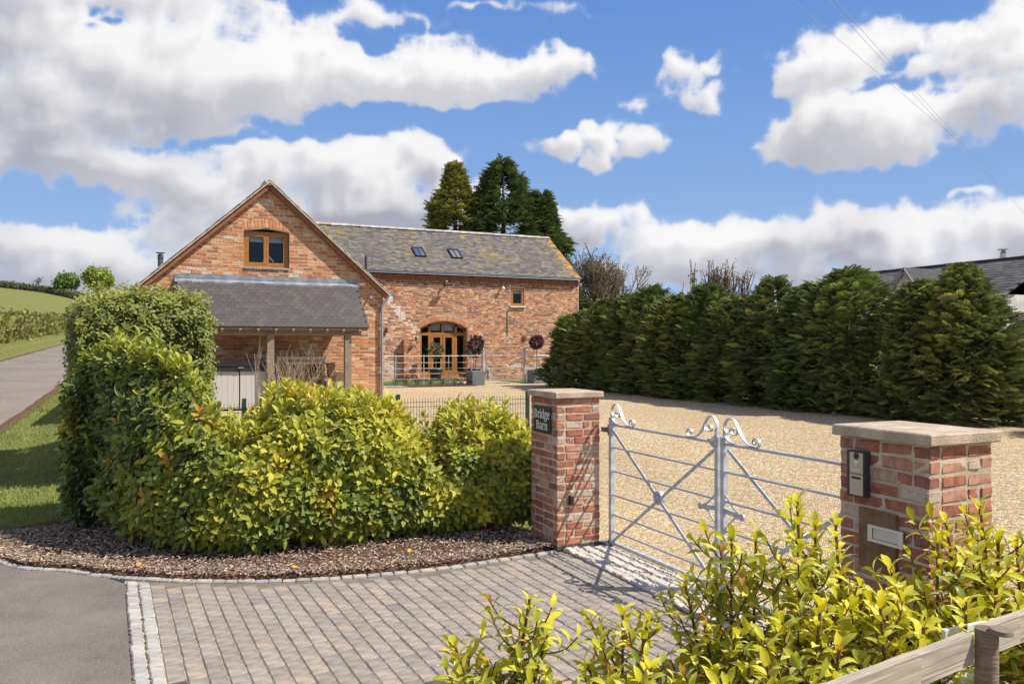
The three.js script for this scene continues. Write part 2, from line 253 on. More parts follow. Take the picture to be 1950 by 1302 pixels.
// ---------------------------------------------------------------- the lie of the land: x across, w = -z along the lane
function T(x, w) {
  const lane = w < 8 ? 0 : 0.031 * (w - 8) + (w > 60 ? 0.00004 * (Math.min(w, 320) - 60) ** 2 * 0.6 : 0);
  const su = smooth(4.9, 12, x), sw = smooth(8.5, 19.5, w);
  let prop = 0.77 * (1 - (1 - su) * (1 - sw)); if (w > 45) prop += 0.03 * (w - 45);
  let h = lerp(lane, prop, smooth(-2.6, -0.2, x));
  if (x < -8.2) { h += 0.8 * smooth(-8.3, -11, x); h += 5 * (1 - Math.exp(-Math.max(0, -x - 12) * 0.04)) * smooth(20, 160, w); }
  h += 6.2 * smooth(120, 260, w);
  return h;
}
const drape = (x, w, up = 0) => V3(x, T(x, w) + up, -w);
function loft(rows, up, uvScale = 1) {                   // rows of [x, w] points, equally many in each
  const n = rows[0].length, pos = [], uv = [], idx = [];
  rows.forEach((r) => r.forEach(([x, w]) => { const u = typeof up === 'function' ? up(x, w) : up; pos.push(x, T(x, w) + u, -w); uv.push(x * uvScale, w * uvScale); }));
  for (let j = 0; j < rows.length - 1; j++) for (let i = 0; i < n - 1; i++) { const a = j * n + i, b = a + 1, c = a + n, d = c + 1; idx.push(a, b, d, a, d, c); }
  const g = new THREE.BufferGeometry(); g.setAttribute('position', new THREE.Float32BufferAttribute(pos, 3)); g.setAttribute('uv', new THREE.Float32BufferAttribute(uv, 2)); g.setIndex(idx); g.computeVertexNormals();
  if (g.attributes.normal.getY(0) < 0) { for (let i = 0; i < idx.length; i += 3) [idx[i + 1], idx[i + 2]] = [idx[i + 2], idx[i + 1]]; g.setIndex(idx); g.computeVertexNormals(); }
  return g;
}
const span = (a, b, n) => Array.from({ length: n + 1 }, (_, i) => a + (b - a) * i / n);
{
  const grow = (t) => 3 * Math.sinh(t * 6.2), us = span(-1, 1, 170).map(grow).map((x) => x + 2), ws = span(-0.86, 1, 190).map(grow).map((w) => w + 10);
  const rows = ws.map((w) => us.map((x) => [x, w]));
  struct('ground', loft(rows, -0.05), M.grass, 'mown grass verge and green field rising beyond the lane');
}
const kerbCurve = new THREE.CatmullRomCurve3([[-3.2, 15], [-2.75, 12.2], [-1.43, 9.53], [-0.81, 8.98], [-0.24, 8.48], [0.49, 8.02], [1.41, 7.66], [2.42, 7.52], [3.28, 7.55], [3.99, 7.63]].map(([x, w]) => V3(x, 0, w)), false, 'catmullrom', 0.5);
const kerbPts = kerbCurve.getSpacedPoints(240);
function kerbW(x) { for (let i = 1; i < kerbPts.length; i++) if (kerbPts[i].x >= x) { const a = kerbPts[i - 1], b = kerbPts[i]; return lerp(a.z, b.z, clamp((x - a.x) / (b.x - a.x))); } return 7.63; }
function kerbX(w) { for (let i = 1; i < kerbPts.length; i++) if (kerbPts[i].z <= w) { const a = kerbPts[i - 1], b = kerbPts[i]; return lerp(a.x, b.x, clamp((w - a.z) / (b.z - a.z))); } return -0.25; }
{
  // lane: straight, with a bellmouth at the entrance; its edge is a little ragged
  const ws = [...span(-30, 0, 15), ...span(0.5, 20, 60), ...span(21, 60, 40), ...span(63, 330, 90)], rows = ws.map((w) => {
    const e = w <= 8.49 ? -0.13 - 0.048 * (w - 5.8) : w < 15 ? kerbX(w) - 0.02 : -3.2 + 0.10 * (fbm(w * 0.9, 3, 3) - 0.5) * 2, l = -8.0 + 0.16 * (fbm(w * 0.7, 8, 3) - 0.5);
    return span(l, e, 10).map((x) => [x, w]);
  });
  const lift = (x, w) => -0.03 + 0.026 * (1 - smooth(9, 14, w)), cutAt = ws.findIndex((w) => w > 12.2);
  struct('road', loft(rows.slice(cutAt), lift), M.lane, 'grey tarmac lane running away past the hedge');
  struct('tarmac_apron', loft(rows.slice(0, cutAt + 1), lift), M.asphalt, 'brownish grey tarmac apron at the entrance');
  // strips of worn soil along the lane edges
  const edge = (x0, wid, seed) => loft(ws.filter((w) => w > 15.5 && w < 120).map((w) => { const j = 0.14 * (fbm(w * 1.3, seed, 3) - 0.5); return span(x0 + j, x0 + wid + j + 0.1 * fbm(w * 2, seed + 5, 2), 2).map((x) => [x, w]); }), -0.022);
  struct('road_edge_soil', edge(-3.26, 0.22, 1), M.soil); struct('road_edge_soil', edge(-8.25, 0.2, 7), M.soil);
}
{
  // gravel forecourt
  const A = span(9.3, 31.5, 56).map((w) => span(0.2, 24, 60).map((x) => [x, w])), B = span(-8, 9.3, 46).map((w) => span(4.6, 24, 50).map((x) => [x, w]));
  const gg = merge([loft(A, 0.0), loft(B, 0.0)]), gp = gg.attributes.position, gc = new Float32Array(gp.count * 3);
  for (let i = 0; i < gp.count; i++) { const x = gp.getX(i), w = -gp.getZ(i), track = Math.abs(Math.abs(x - 4.7 - 0.9 * (w - 5.7) * 0.35) - 0.75) < 0.25 ? 0.05 : 0, k = 0.93 + 0.24 * (fbm(x * 0.35, w * 0.35, 4) - 0.45) - track; gc.set([k, k * (0.985 + 0.03 * fbm(x * 0.5, w * 0.5 + 9, 2)), k * 0.98], i * 3); }
  gg.setAttribute('color', new THREE.BufferAttribute(gc, 3));
  struct('gravel_drive', gg, M.gravel, 'golden gravel forecourt behind the gates');
  // mulch bed under the laurel hedge
  const inner = new THREE.CatmullRomCurve3([[-3.3, 15.2], [-2.3, 11.5], [-1.62, 10.83], [-1.11, 10.97], [-0.73, 11.17], [0.3, 11.0], [1.4, 10.4], [2.4, 10.2], [3.28, 10.1], [4.03, 10.0]].map(([x, w]) => V3(x, 0, w)));
  const I = inner.getSpacedPoints(80), K = kerbCurve.getSpacedPoints(80);
  struct('mulch_bed', loft(I.map((p, i) => span(0, 1, 12).map((t) => [lerp(K[i].x, p.x, t), lerp(K[i].z, p.z, t)])), (x, w) => lerp(-0.035, 0.012 + 0.05 * fbm(x * 3, w * 3, 3), smooth(0, 0.16, w - kerbW(x)))), M.soil, 'bark mulch bed below the hedge');
  const bed = scene.children[scene.children.length - 1], fl = rngOf(88), fg = new THREE.CircleGeometry(0.035, 7).scale(0.6, 1, 1), fm = [mat(0.55, 0.30, 0.04, 0.7, { side: THREE.DoubleSide }), mat(0.55, 0.2, 0.04, 0.7, { side: THREE.DoubleSide })];
  for (const [x, w] of [[-0.13, 8.58], [1.25, 7.86], [2.45, 7.98], [-0.6, 9.35], [3.3, 8.2]]) { const m = part('fallen_leaf', fg, fm[Math.floor(fl() * 2)], bed); m.position.set(x, T(x, w) + 0.095, -w); m.rotation.set(-1.3 + 0.5 * fl(), fl(), fl() * 6); }
  const r = rngOf(31), list = [], cols = [];
  const chip = new THREE.BoxGeometry(1, 0.22, 0.36);
  for (let k = 0; k < 28000; k++) {
    const t = r(), i = Math.floor(t * 80), q = k % 5 ? Math.pow(r(), 0.8) * 0.75 : 0.02 + 0.10 * r(), f = t * 80 - i, kx = lerp(K[i].x, K[i + 1].x, f), kw = lerp(K[i].z, K[i + 1].z, f), x = lerp(kx, lerp(I[i].x, I[i + 1].x, f), q) + (r() - 0.5) * 0.08, w = lerp(kw, lerp(I[i].z, I[i + 1].z, f), q) + (r() - 0.5) * 0.06; if (t < 0.18) continue;
    list.push(mtx(x, T(x, w) + 0.03 + 0.03 * r() + 0.02, -w, (r() - 0.5) * 0.9, r() * 7, (r() - 0.5) * 0.9, 0.012 + 0.026 * r())); const g = 0.25 + 1.1 * r() * r(); cols.push(lin(0.62 * g, 0.46 * g, 0.34 * g));
  }
  const m = inst('mulch_chips', chip, mat(1, 1, 1, 0.95), list, scene, cols); m.name = numbered('mulch_chips'); m.userData = { kind: 'stuff', label: 'brown bark chips scattered over the bed below the hedge', category: 'bark chips' };
}

// ---------------------------------------------------------------- entrance paving: blocks, setts, kerb
function speckMat(r, g, b, rough = 0.9, m = mottle, s = 0.5) { return mat(r, g, b, rough, { map: rep(m, s), bumpMap: rep(grit, 0.25), bumpScale: 0.004 }); }
{
  const r = rngOf(404);
  const paving = struct('paved_entrance', loft(span(-3, 8.6, 12).map((w) => span(-0.25, 4.62, 5).map((x) => [x, Math.min(w, kerbW(x) + 0.03)])), -0.0125), mat(0.23, 0.185, 0.135, 1, { map: rep(mottle, 0.5) }), 'grey block paving laid in staggered courses at the entrance');
  const tones = [[0.37, 0.32, 0.27], [0.42, 0.36, 0.295], [0.34, 0.295, 0.25], [0.46, 0.38, 0.30], [0.385, 0.34, 0.295], [0.44, 0.355, 0.28], [0.29, 0.26, 0.235]].map((c) => speckMat(...c, 0.85, mottle, 0.37));
  const dark = speckMat(0.12, 0.105, 0.095), shapes = {};
  const lens = [0.125, 0.165, 0.205, 0.165], SK = 0.048, skew = (x, w) => x - SK * (w - 5.8);
  const geo = (l) => (shapes[l] ||= [0, 1, 2].map(() => chamfer(0.124, 0.06, l - 0.011, 0.009, 0.005, r)));
  const all = [];
  for (let c = 0; c < 34; c++) {
    const x = 0.142 + c * 0.1275; let w = 2.2 + r() * 0.16;
    while (w < 8.5) { const l = lens[Math.floor(r() * 4)], m = w + l / 2, xs = skew(x, m); if (xs < 4.10 - 0.01 && m + l * 0.45 < Math.min(kerbW(xs - 0.06), kerbW(xs + 0.06)) - 0.05) all.push([xs + (r() - 0.5) * 0.003, m, l]); w += l; }
  }
  // the 300 that show largest are separate blocks, the others one part
  const eye = (p) => { const X = p[0] * 0.91 - p[1] * 0.4147, Z = p[0] * 0.4147 + p[1] * 0.91, sx = X / Z * 1500 + 975, sy = 660 + 1500 * 2.235 / Z; return sx > 240 && sx < 1330 && sy < 1305 && !(sx > 1000 && sy > 1180) ? 1 / (Z * Z) : 0; };
  all.sort((a, b) => eye(b) - eye(a));
  const rest = [], restCol = [];
  all.forEach(([x, w, l], i) => {
    const g = geo(l), y = -0.0315 + (r() - 0.5) * 0.006, t = r() < 0.004 ? dark : tones[Math.floor(r() * r() * 7) % 7], rx = (r() - 0.5) * 0.02, rz = (r() - 0.5) * 0.02;
    if (i < 300) { const m = part('paving_block', g[i % 3], t, paving); m.position.set(x, y, -w); m.rotation.set(rx, SK, rz); }
    else { rest.push(mtx(x, y, -w, rx, SK, rz, 1, 1, (l - 0.011) / 0.149)); restCol.push(t.color); }
  });
  inst('paving_blocks', chamfer(0.124, 0.06, 0.149, 0.009, 0.004, r), speckMat(1, 1, 1, 0.85, mottle, 0.37), rest, paving, restCol);
  // double row of granite setts where the tarmac meets the blocks
  const strip = struct('granite_sett_strip', loft(span(-3, 8.46, 24).map((w) => span(-0.125, 0.082, 2).map((x) => [skew(x, w), Math.min(w, kerbW(x))])), -0.010), mat(0.56, 0.44, 0.29, 0.95, { map: rep(mottle, 0.4) }), 'double row of pale granite setts across the entrance');
  const gt = [[0.49, 0.46, 0.42], [0.40, 0.385, 0.36], [0.53, 0.49, 0.44], [0.44, 0.43, 0.42]].map((c) => speckMat(...c));
  const sg = [0, 1, 2, 3, 4].map(() => chamfer(0.094, 0.06, 0.088, 0.010, 0.014, r));
  for (const x of [-0.074, 0.030]) for (let w = 4.75; w < 8.4;) { const l = 0.075 + 0.035 * r(); if (w + l < kerbW(x) - 0.04) { const m = part('sett', sg[Math.floor(r() * 5)], gt[Math.floor(r() * 4)], strip); m.position.set(skew(x, w + l / 2) + (r() - 0.5) * 0.008, -0.021 + 0.007 * r(), -(w + l / 2)); m.scale.set(0.95 + 0.1 * r(), 1, l / 0.095); m.rotation.y = SK + (r() - 0.5) * 0.1; } w += l + 0.005; }
  // curved kerb of narrow setts along the bed
  const kerb = new THREE.Group(); kerb.name = 'kerb'; kerb.userData = { kind: 'structure', label: 'curved line of narrow pale setts edging the bark bed' }; scene.add(kerb);
  const L = kerbCurve.getLength(), kg = [0, 1, 2, 3].map(() => chamfer(0.09, 0.1, 0.15, 0.01, 0.012, r));
  for (let d = 0.2; d < L - 0.1;) { const l = 0.1 + 0.07 * r(), p = kerbCurve.getPointAt((d + l / 2) / L), t = kerbCurve.getTangentAt((d + l / 2) / L), m = part('kerb_stone', kg[Math.floor(r() * 4)], gt[Math.floor(r() * 4)], kerb); m.position.set(p.x, T(p.x, p.z) - 0.041 + 0.006 * r(), -p.z); m.rotation.y = Math.atan2(t.x, -t.z); m.scale.set(0.75, 1, (l - 0.008) / 0.15); d += l; }
  // cobbled threshold under the gates
  const cob = struct('cobbled_threshold', loft(span(3.2, 7.62, 10).map((w) => span(4.1, 4.64, 2).map((x) => [x, w])), 0.006), mat(0.5, 0.42, 0.32, 0.95, { map: rep(mottle, 0.4) }), 'rough pale granite setts under the gates');
  const cg = [0, 1, 2, 3, 4].map(() => chamfer(0.107, 0.07, 0.100, 0.012, 0.016, r)), ct = [[0.66, 0.60, 0.52], [0.58, 0.54, 0.48], [0.70, 0.62, 0.52], [0.60, 0.51, 0.42]].map((c) => speckMat(...c));
  for (let row = 0; row < 5; row++) for (let w = 4.4; w < 7.58;) { const l = 0.085 + 0.05 * r(), m = part('sett', cg[Math.floor(r() * 5)], ct[Math.floor(r() * 4)], cob); m.position.set(4.155 + row * 0.108, -0.020 + 0.009 * r(), -(w + l / 2)); m.scale.set(0.97, 1, l / 0.104); m.rotation.y = (r() - 0.5) * 0.1; w += l + 0.004; }
}

// ---------------------------------------------------------------- brick gate pillars
const brickTones = [[0.48, 0.18, 0.105], [0.56, 0.225, 0.13], [0.43, 0.155, 0.095], [0.58, 0.29, 0.19], [0.36, 0.145, 0.11], [0.59, 0.37, 0.26], [0.62, 0.47, 0.36], [0.48, 0.21, 0.14]];
const brickGrime = tex(256, (u, v) => { const a = fbm(u * 7, v * 7, 5, 7, 21), b = fbm(u * 40, v * 40, 2, 40, 5), w = smooth(0.56, 0.72, fbm(u * 9, v * 9, 4, 9, 60)) * 0.68, q = 0.84 + 0.75 * (a - 0.5) + 0.3 * (b - 0.5); return [q + w * 0.65, q + w * 0.9, q + w * 0.95]; }, true);
const brickMats = brickTones.map((c) => mat(...c, 0.92, { map: rep(brickGrime, 0.31), bumpMap: rep(grit, 0.22), bumpScale: 0.006 }));
function pillar(name, label, x0, x1, w0, w1, top, seed) {
  const r = rngOf(seed), sx = x1 - x0, sw = w1 - w0, o = thing(name, label, 'gate pillar', [(x0 + x1) / 2, 0, -(w0 + w1) / 2], 'brick gate pillars');
  part('damp_course', box(sx - 0.004, 0.05, sw - 0.004, 0, 0.02, 0), mat(0.10, 0.10, 0.11, 0.85, { map: rep(mottle, 0.3) }), o);
  const capH = 0.068, h0 = 0.046, h1 = top - capH, n = 19, ch = (h1 - h0) / n, d = 0.1;
  part('mortar', box(sx - 0.009, h1 - h0, sw - 0.009, 0, (h0 + h1) / 2, 0), M.mortar, o);
  const geos = new Map(), geo = (a, c) => { const k = a.toFixed(2) + c.toFixed(2); if (!geos.has(k)) geos.set(k, [0, 1, 2].map(() => { const g = chamfer(a, ch - 0.017, c, 0.006, 0.012, r), uv = g.attributes.uv, ox = r(), oy = r(); for (let i = 0; i < uv.count; i++) uv.setXY(i, uv.getX(i) + ox, uv.getY(i) + oy); return g; })); return geos.get(k)[Math.floor(r() * 3)]; };
  const cuts = (L, odd) => { const out = [], s = 0.213; let left = L; if (odd) { out.push(0.10); left -= 0.113; } while (left > 0.05) { let l = Math.min(s, left); if (left - l < 0.06 && left > s) l = left - 0.1; out.push(l); left -= l + 0.013; } return out; };
  for (let k = 0; k < n; k++) {
    const y = h0 + (k + 0.5) * ch, odd = k % 2;
    for (const side of [-1, 1]) {
      // faces across x carry bricks running along w, faces across w bricks running along x; corners alternate
      const spanW = odd ? sw : sw - 2 * d - 0.026, spanX = odd ? sx - 2 * d - 0.026 : sx;
      let p = -spanW / 2; const lw = cuts(spanW, r() < 0.4); if (r() < 0.5) lw.reverse();
      for (const l of lw) { const m = part('brick', geo(d, l), brickMats[Math.floor(Math.pow(r(), 1.3) * 8)], o); m.position.set(side * (sx / 2 - d / 2 + (r() - 0.5) * 0.004), y + (r() - 0.5) * 0.003, p + l / 2); p += l + 0.013; }
      p = -spanX / 2; const lx = cuts(spanX, r() < 0.4); if (r() < 0.5) lx.reverse();
      for (const l of lx) { const m = part('brick', geo(l, d), brickMats[Math.floor(Math.pow(r(), 1.3) * 8)], o); m.position.set(p + l / 2, y + (r() - 0.5) * 0.003, side * (sw / 2 - d / 2 + (r() - 0.5) * 0.004)); p += l + 0.013; }
    }
  }
  part('capstone', chamfer(sx + 0.072, capH, sw + 0.072, 0.008, 0.004, r).translate(0, h1 + capH / 2, 0), M.stone, o);
  return o;
}
const pillarL = pillar('gate_pillar', 'reclaimed brick gate pillar carrying the dark slate house sign', 4.03, 4.57, 7.65, 8.30, 1.735, 11);
const pillarR = pillar('gate_pillar', 'reclaimed brick gate pillar with the intercom and letter plate, among yellow leaves', 4.03, 4.58, 3.10, 3.74, 1.735, 23);
{
  // stone panel round the letter plate, flush with the street face of the near pillar
  part('stone_panel', chamfer(0.03, 0.36, 0.27, 0.004, 0.004, rngOf(4)).translate(4.022 - pillarR.position.x, 1.055, -(3.44) - pillarR.position.z), mat(0.30, 0.18, 0.085, 0.95, { map: rep(mottle, 0.35), bumpMap: rep(grit, 0.3), bumpScale: 0.006 }), pillarR);
  const lp = thing('letter_plate', 'silver letter plate set in the brown stone of the near pillar', 'letterbox', [4.006, 1.095, -3.385]);
  lp.position.z = -3.375;
  const f = [box(0.012, 0.018, 0.25, 0, 0.042, 0), box(0.012, 0.018, 0.25, 0, -0.042, 0), box(0.012, 0.067, 0.034, 0, 0, 0.108), box(0.012, 0.067, 0.034, 0, 0, -0.108)];
  part('surround', f, M.steel, lp); part('flap', box(0.006, 0.060, 0.176, 0.002, 0, 0), mat(0.55, 0.55, 0.54, 0.4, { metalness: 0.6 }), lp);
  // intercom
  const ic = thing('intercom', 'beige and black door intercom with camera and keypad on the near pillar', 'intercom', [4.004, 1.445, -3.585]);
  ic.position.z = -3.572;
  part('housing', new THREE.BoxGeometry(0.05, 0.285, 0.135), M.darkGrey, ic);
  const fx = -0.027, face = mat(0.55, 0.46, 0.33, 0.45, { metalness: 0.3 });
  part('face_plate', [box(0.008, 0.128, 0.098, fx, 0.068, 0.010), box(0.008, 0.128, 0.098, fx, -0.066, 0.010)], face, ic);
  part('lens', new THREE.SphereGeometry(0.014, 14, 10).translate(fx - 0.004, 0.112, 0.012), M.black, ic);
  part('lens_ring', new THREE.TorusGeometry(0.019, 0.003, 6, 18).rotateY(Math.PI / 2).translate(fx - 0.004, 0.112, 0.012), M.darkGrey, ic);
  part('speaker_dome', new THREE.SphereGeometry(0.02, 16, 10).scale(0.45, 1, 1).translate(fx - 0.003, 0.067, 0.012), M.steel, ic);
  part('name_slot', box(0.004, 0.012, 0.07, fx - 0.004, 0.024, 0.008), M.steel, ic);
  part('display', box(0.006, 0.013, 0.066, fx - 0.004, -0.024, 0.010), M.black, ic);
  for (let i = 0; i < 4; i++) for (let j = 0; j < 3; j++) part('button', box(0.006, 0.007, 0.009, fx - 0.004, -0.055 - i * 0.016, 0.012 + (j - 1) * 0.02), M.steel, ic);
  // photocell on the far pillar
  const pc = thing('gate_sensor', 'small black safety sensor low on the lit face of the far pillar', 'sensor', [4.195, 0.545, -7.63]);
  part('housing', chamfer(0.05, 0.105, 0.05, 0.006, 0), M.black, pc); part('lens', new THREE.CylinderGeometry(0.012, 0.012, 0.006, 12).rotateX(Math.PI / 2).translate(0, 0.02, 0.027), M.darkGrey, pc);
}
// ---------------------------------------------------------------- house sign
const serif = await new FontLoader().loadAsync('fonts/droid/droid_serif_regular.typeface.json');
{
  const s = thing('house_sign', 'dark slate sign reading Bridge Barn on the far gate pillar', 'sign', [4.022, 1.41, -7.985]);
  part('plate', chamfer(0.022, 0.30, 0.43, 0.003, 0), mat(0.035, 0.04, 0.037, 0.55, { map: rep(mottle, 0.3) }), s);
  const text = (str, y, h) => { const g = new TextGeometry(str, { font: serif, size: h, depth: 0.003, curveSegments: 3 }); g.computeBoundingBox(); const b = g.boundingBox; g.translate(-(b.max.x + b.min.x) / 2, 0, 0); g.scale(0.92, 1, 1); g.rotateY(-Math.PI / 2); g.translate(-0.0115, y, 0); return g; };
  part('lettering', [text('Bridge', 0.016, 0.098), text('Barn', -0.112, 0.098)], mat(0.85, 0.84, 0.8, 0.6), s);
}

// ---------------------------------------------------------------- the pair of wrought gates, in the plane x = 4.68
function gateLeaf(name, label, w0, w1) {                 // w0: hinge side, w1: meeting side
  const o = thing(name, label, 'gate', [4.68, 0, -w0], 'pair of silver metal gates'), dir = w1 > w0 ? 1 : -1, L = Math.abs(w1 - w0), g = M.gatePaint;
  const P = (t, y, x = 0) => V3(x, y, -dir * t);          // t metres from the hinge
  const X = V3(1, 0, 0);
  part('hinge_stile', [flatBar(P(0.03, 0.03), P(0.03, 1.44), 0.05, 0.05, X), flatBar(P(0.045, 1.28), P(0.045, 1.40), 0.06, 0.07, X)], g, o);
  part('meeting_stile', [flatBar(P(L - 0.025, -0.02), P(L - 0.025, 1.42), 0.05, 0.045, X)], g, o);
  for (const y of [1.36, 1.11, 0.845, 0.58, 0.36, 0.174]) part('rail', [bar(P(0.04, y), P(L - 0.03, y), y > 1.3 ? 0.014 : 0.0115, 9)], g, o);
  part('bottom_rail', flatBar(P(0.03, 0.045), P(L - 0.03, 0.045), 0.045, 0.035, X), g, o);
  part('brace', [flatBar(P(0.06, 1.31, -0.012), P(L - 0.06, 0.07, -0.012), 0.008, 0.036, X)], g, o);
  part('brace', [flatBar(P(0.06, 0.07, 0.012), P(L - 0.06, 1.31, 0.012), 0.008, 0.032, X)], g, o);
  const boss = part('boss', [new THREE.CylinderGeometry(0.072, 0.072, 0.03, 28).rotateZ(Math.PI / 2), new THREE.TorusGeometry(0.06, 0.013, 8, 28).rotateY(Math.PI / 2).translate(-0.018, 0, 0), new THREE.TorusGeometry(0.06, 0.013, 8, 28).rotateY(Math.PI / 2).translate(0.018, 0, 0), new THREE.SphereGeometry(0.022, 12, 8).scale(0.8, 1, 1).translate(-0.018, 0, 0)], g, o);
  boss.position.copy(P(L / 2, 0.70));
  const petals = []; for (let k = 0; k < 6; k++) { const a = k * Math.PI / 3; petals.push(new THREE.SphereGeometry(0.013, 8, 6).scale(0.5, 1, 1).translate(-0.018, Math.cos(a) * 0.036, Math.sin(a) * 0.036)); } part('rosette', petals, g, boss);
  // S-scrolls standing on the top rail at both ends: a ribbon swept along a curve
  const ribbon = (pts, wide) => { const c = new THREE.CatmullRomCurve3(pts, false, 'centripetal'), n = 70, pos = [], idx = [], th = 0.004; for (let i = 0; i <= n; i++) { const p = c.getPoint(i / n), t = c.getTangent(i / n), nn = V3(0, -t.z, t.y).normalize(); for (const [sx, sn] of [[-1, -1], [1, -1], [1, 1], [-1, 1]]) pos.push(p.x + sx * wide / 2, p.y + nn.y * sn * th, p.z + nn.z * sn * th); } for (let i = 0; i < n; i++) for (let k = 0; k < 4; k++) { const a = i * 4 + k, b = i * 4 + (k + 1) % 4; idx.push(a, b, b + 4, a, b + 4, a + 4); } const q = new THREE.BufferGeometry(); q.setAttribute('position', new THREE.Float32BufferAttribute(pos, 3)); q.setIndex(idx); return q.toNonIndexed(); };
  const spiral = (cx, cy, r0, r1, a0, a1, n = 14) => Array.from({ length: n }, (_, i) => { const t = i / (n - 1), a = lerp(a0, a1, t), r = lerp(r0, r1, t); return [cx + Math.cos(a) * r, cy + Math.sin(a) * r]; });
  for (const end of [0, 1]) {
    const Q = (s, y) => P(end ? L - 0.03 - s * 1.25 : 0.03 + s * 1.25, y);
    // rises up the stile, over the crest, down to the rail and curls up; a second curl hangs inside the crest
    const main = [[0, 1.38], [0.0, 1.46], [0.012, 1.545], [0.055, 1.596], [0.105, 1.583], [0.145, 1.52], [0.195, 1.435], [0.255, 1.385], [0.31, 1.378], ...spiral(0.325, 1.418, 0.044, 0.017, -1.2, 4.6, 12)];
    const inner = [[0.004, 1.40], [0.008, 1.452], ...[[0.150, 1.515]], ].slice(0, 0);
    const curl = [[0.142, 1.53], ...spiral(0.098, 1.49, 0.050, 0.018, 0.35, -5.4, 14)];
    const spur = [[0.0, 1.50], [0.022, 1.47], [0.02, 1.43], [0.05, 1.395], [0.11, 1.376]];
    part('scroll', [main, curl, spur].map((l) => ribbon(l.map(([s, y]) => Q(s, y)), 0.030)).concat([new THREE.SphereGeometry(0.010, 10, 8).translate(...Q(0.325, 1.418).toArray()), new THREE.SphereGeometry(0.011, 10, 8).translate(...Q(0.098, 1.49).toArray())]), g, o);
  }
  return o;
}
const gl = gateLeaf('gate_leaf', 'silver metal gate leaf hung on the far pillar, fully in view', 7.60, 5.715);
const gr = gateLeaf('gate_leaf', 'silver metal gate leaf hung on the near pillar, half behind yellow shrubs', 3.79, 5.685);
{
  // collar and latch at the meeting stiles
  const b = new THREE.CylinderGeometry(0.036, 0.036, 0.075, 18).rotateZ(Math.PI / 2).translate(0, 1.352, 1.84); part('collar', [b, new THREE.TorusGeometry(0.028, 0.008, 8, 18).rotateY(Math.PI / 2).translate(-0.038, 1.352, 1.84), new THREE.CylinderGeometry(0.018, 0.034, 0.06, 12).rotateX(-Math.PI / 2).translate(0, 1.352, 1.775)], M.gatePaint, gl);
  const latch = (o, dir, at) => part('latch', [flatBar(V3(0, 0.765, at), V3(0, 0.745, at + dir * 0.20), 0.03, 0.042, V3(1, 0, 0)), new THREE.SphereGeometry(0.026, 12, 8).translate(0, 0.745, at + dir * 0.225), new THREE.TorusGeometry(0.026, 0.008, 6, 14).rotateY(Math.PI / 2).translate(-0.012, 0.745, at + dir * 0.225), tube([V3(0, 0.90, at), V3(0, 0.86, at + dir * 0.05), V3(0, 0.79, at + dir * 0.13), V3(0, 0.76, at + dir * 0.2)], 0.009, 12, 6), tube([V3(0, 0.60, at), V3(0, 0.66, at + dir * 0.06), V3(0, 0.72, at + dir * 0.13), V3(0, 0.74, at + dir * 0.2)], 0.009, 12, 6)], M.gatePaint, o);
  latch(gl, -1, 1.84); latch(gr, 1, -1.85);
  const iron = mat(0.16, 0.16, 0.17, 0.6, { metalness: 0.4 });
  part('top_hinge', [box(0.05, 0.05, 0.12, -0.03, 1.30, -0.05), cyl(0.022, 0.022, 0.12, 0, 1.30, -0.02, 12)], iron, gl); part('bottom_hinge', [box(0.09, 0.035, 0.16, -0.04, 0.02, -0.02), cyl(0.03, 0.03, 0.06, 0.0, 0.03, 0.0, 12)], iron, gl);
  part('top_hinge', [box(0.05, 0.05, 0.10, -0.03, 1.30, 0.04), cyl(0.022, 0.022, 0.12, 0, 1.30, 0.02, 12)], iron, gr);
}
// ---------------------------------------------------------------- timber rail fence in the foreground
{
  const r = rngOf(61), o = thing('rail_fence', 'weathered timber post and rail fence across the near corner', 'fence', [3.045, 0, -2.085], undefined, 0.14);
  part('post', [new THREE.CylinderGeometry(0.043, 0.046, 1.12, 18, 6).translate(0, 0.545, 0.0)], M.postWood, o);
  const top = part('post_end', new THREE.CylinderGeometry(0.041, 0.0435, 0.018, 18).translate(0, 1.112, 0), mat(0.50, 0.40, 0.29, 0.9, { map: rep(woodTex, 0.1), bumpMap: rep(woodTex, 0.1), bumpScale: 0.004 }), o); top.rotation.x = 0.05;
  for (const x of [-2.36, 2.16]) part('post', new THREE.CylinderGeometry(0.043, 0.046, 1.12, 18, 2).translate(x, 0.545, 0.0), M.postWood, o);
  const rail = (x0, x1, y, d) => { const g = new THREE.BoxGeometry(x1 - x0, 0.117, 0.042, 24, 2, 1), p = g.attributes.position; for (let i = 0; i < p.count; i++) { const x = p.getX(i); p.setY(i, p.getY(i) + 0.01 * (fbm(x * 1.7 + 9, y, 2) - 0.5) + (p.getY(i) > 0 ? 0.006 * (fbm(x * 9, 3, 2) - 0.5) : 0)); } g.computeVertexNormals(); return metricUV(g).translate((x0 + x1) / 2, y, d); };
  part('rail', rail(-2.4, -0.05, 1.02, -0.045), M.palePine, o); part('rail', rail(0.05, 2.2, 1.03, -0.045), M.palePine, o);
  part('rail', rail(-2.4, -0.05, 0.5, -0.045), M.palePine, o); part('rail', rail(0.05, 2.2, 0.51, -0.045), M.palePine, o);
  const b = thing('sign_board', 'pale grey board behind the fence post at the right edge', 'board', [3.42, 0, -2.42]);
  part('panel', box(0.36, 0.40, 0.02, 0, 0.76, 0), mat(0.60, 0.64, 0.66, 0.6), b); part('stake', box(0.05, 0.9, 0.04, 0, 0.45, -0.032), M.postWood, b);
}

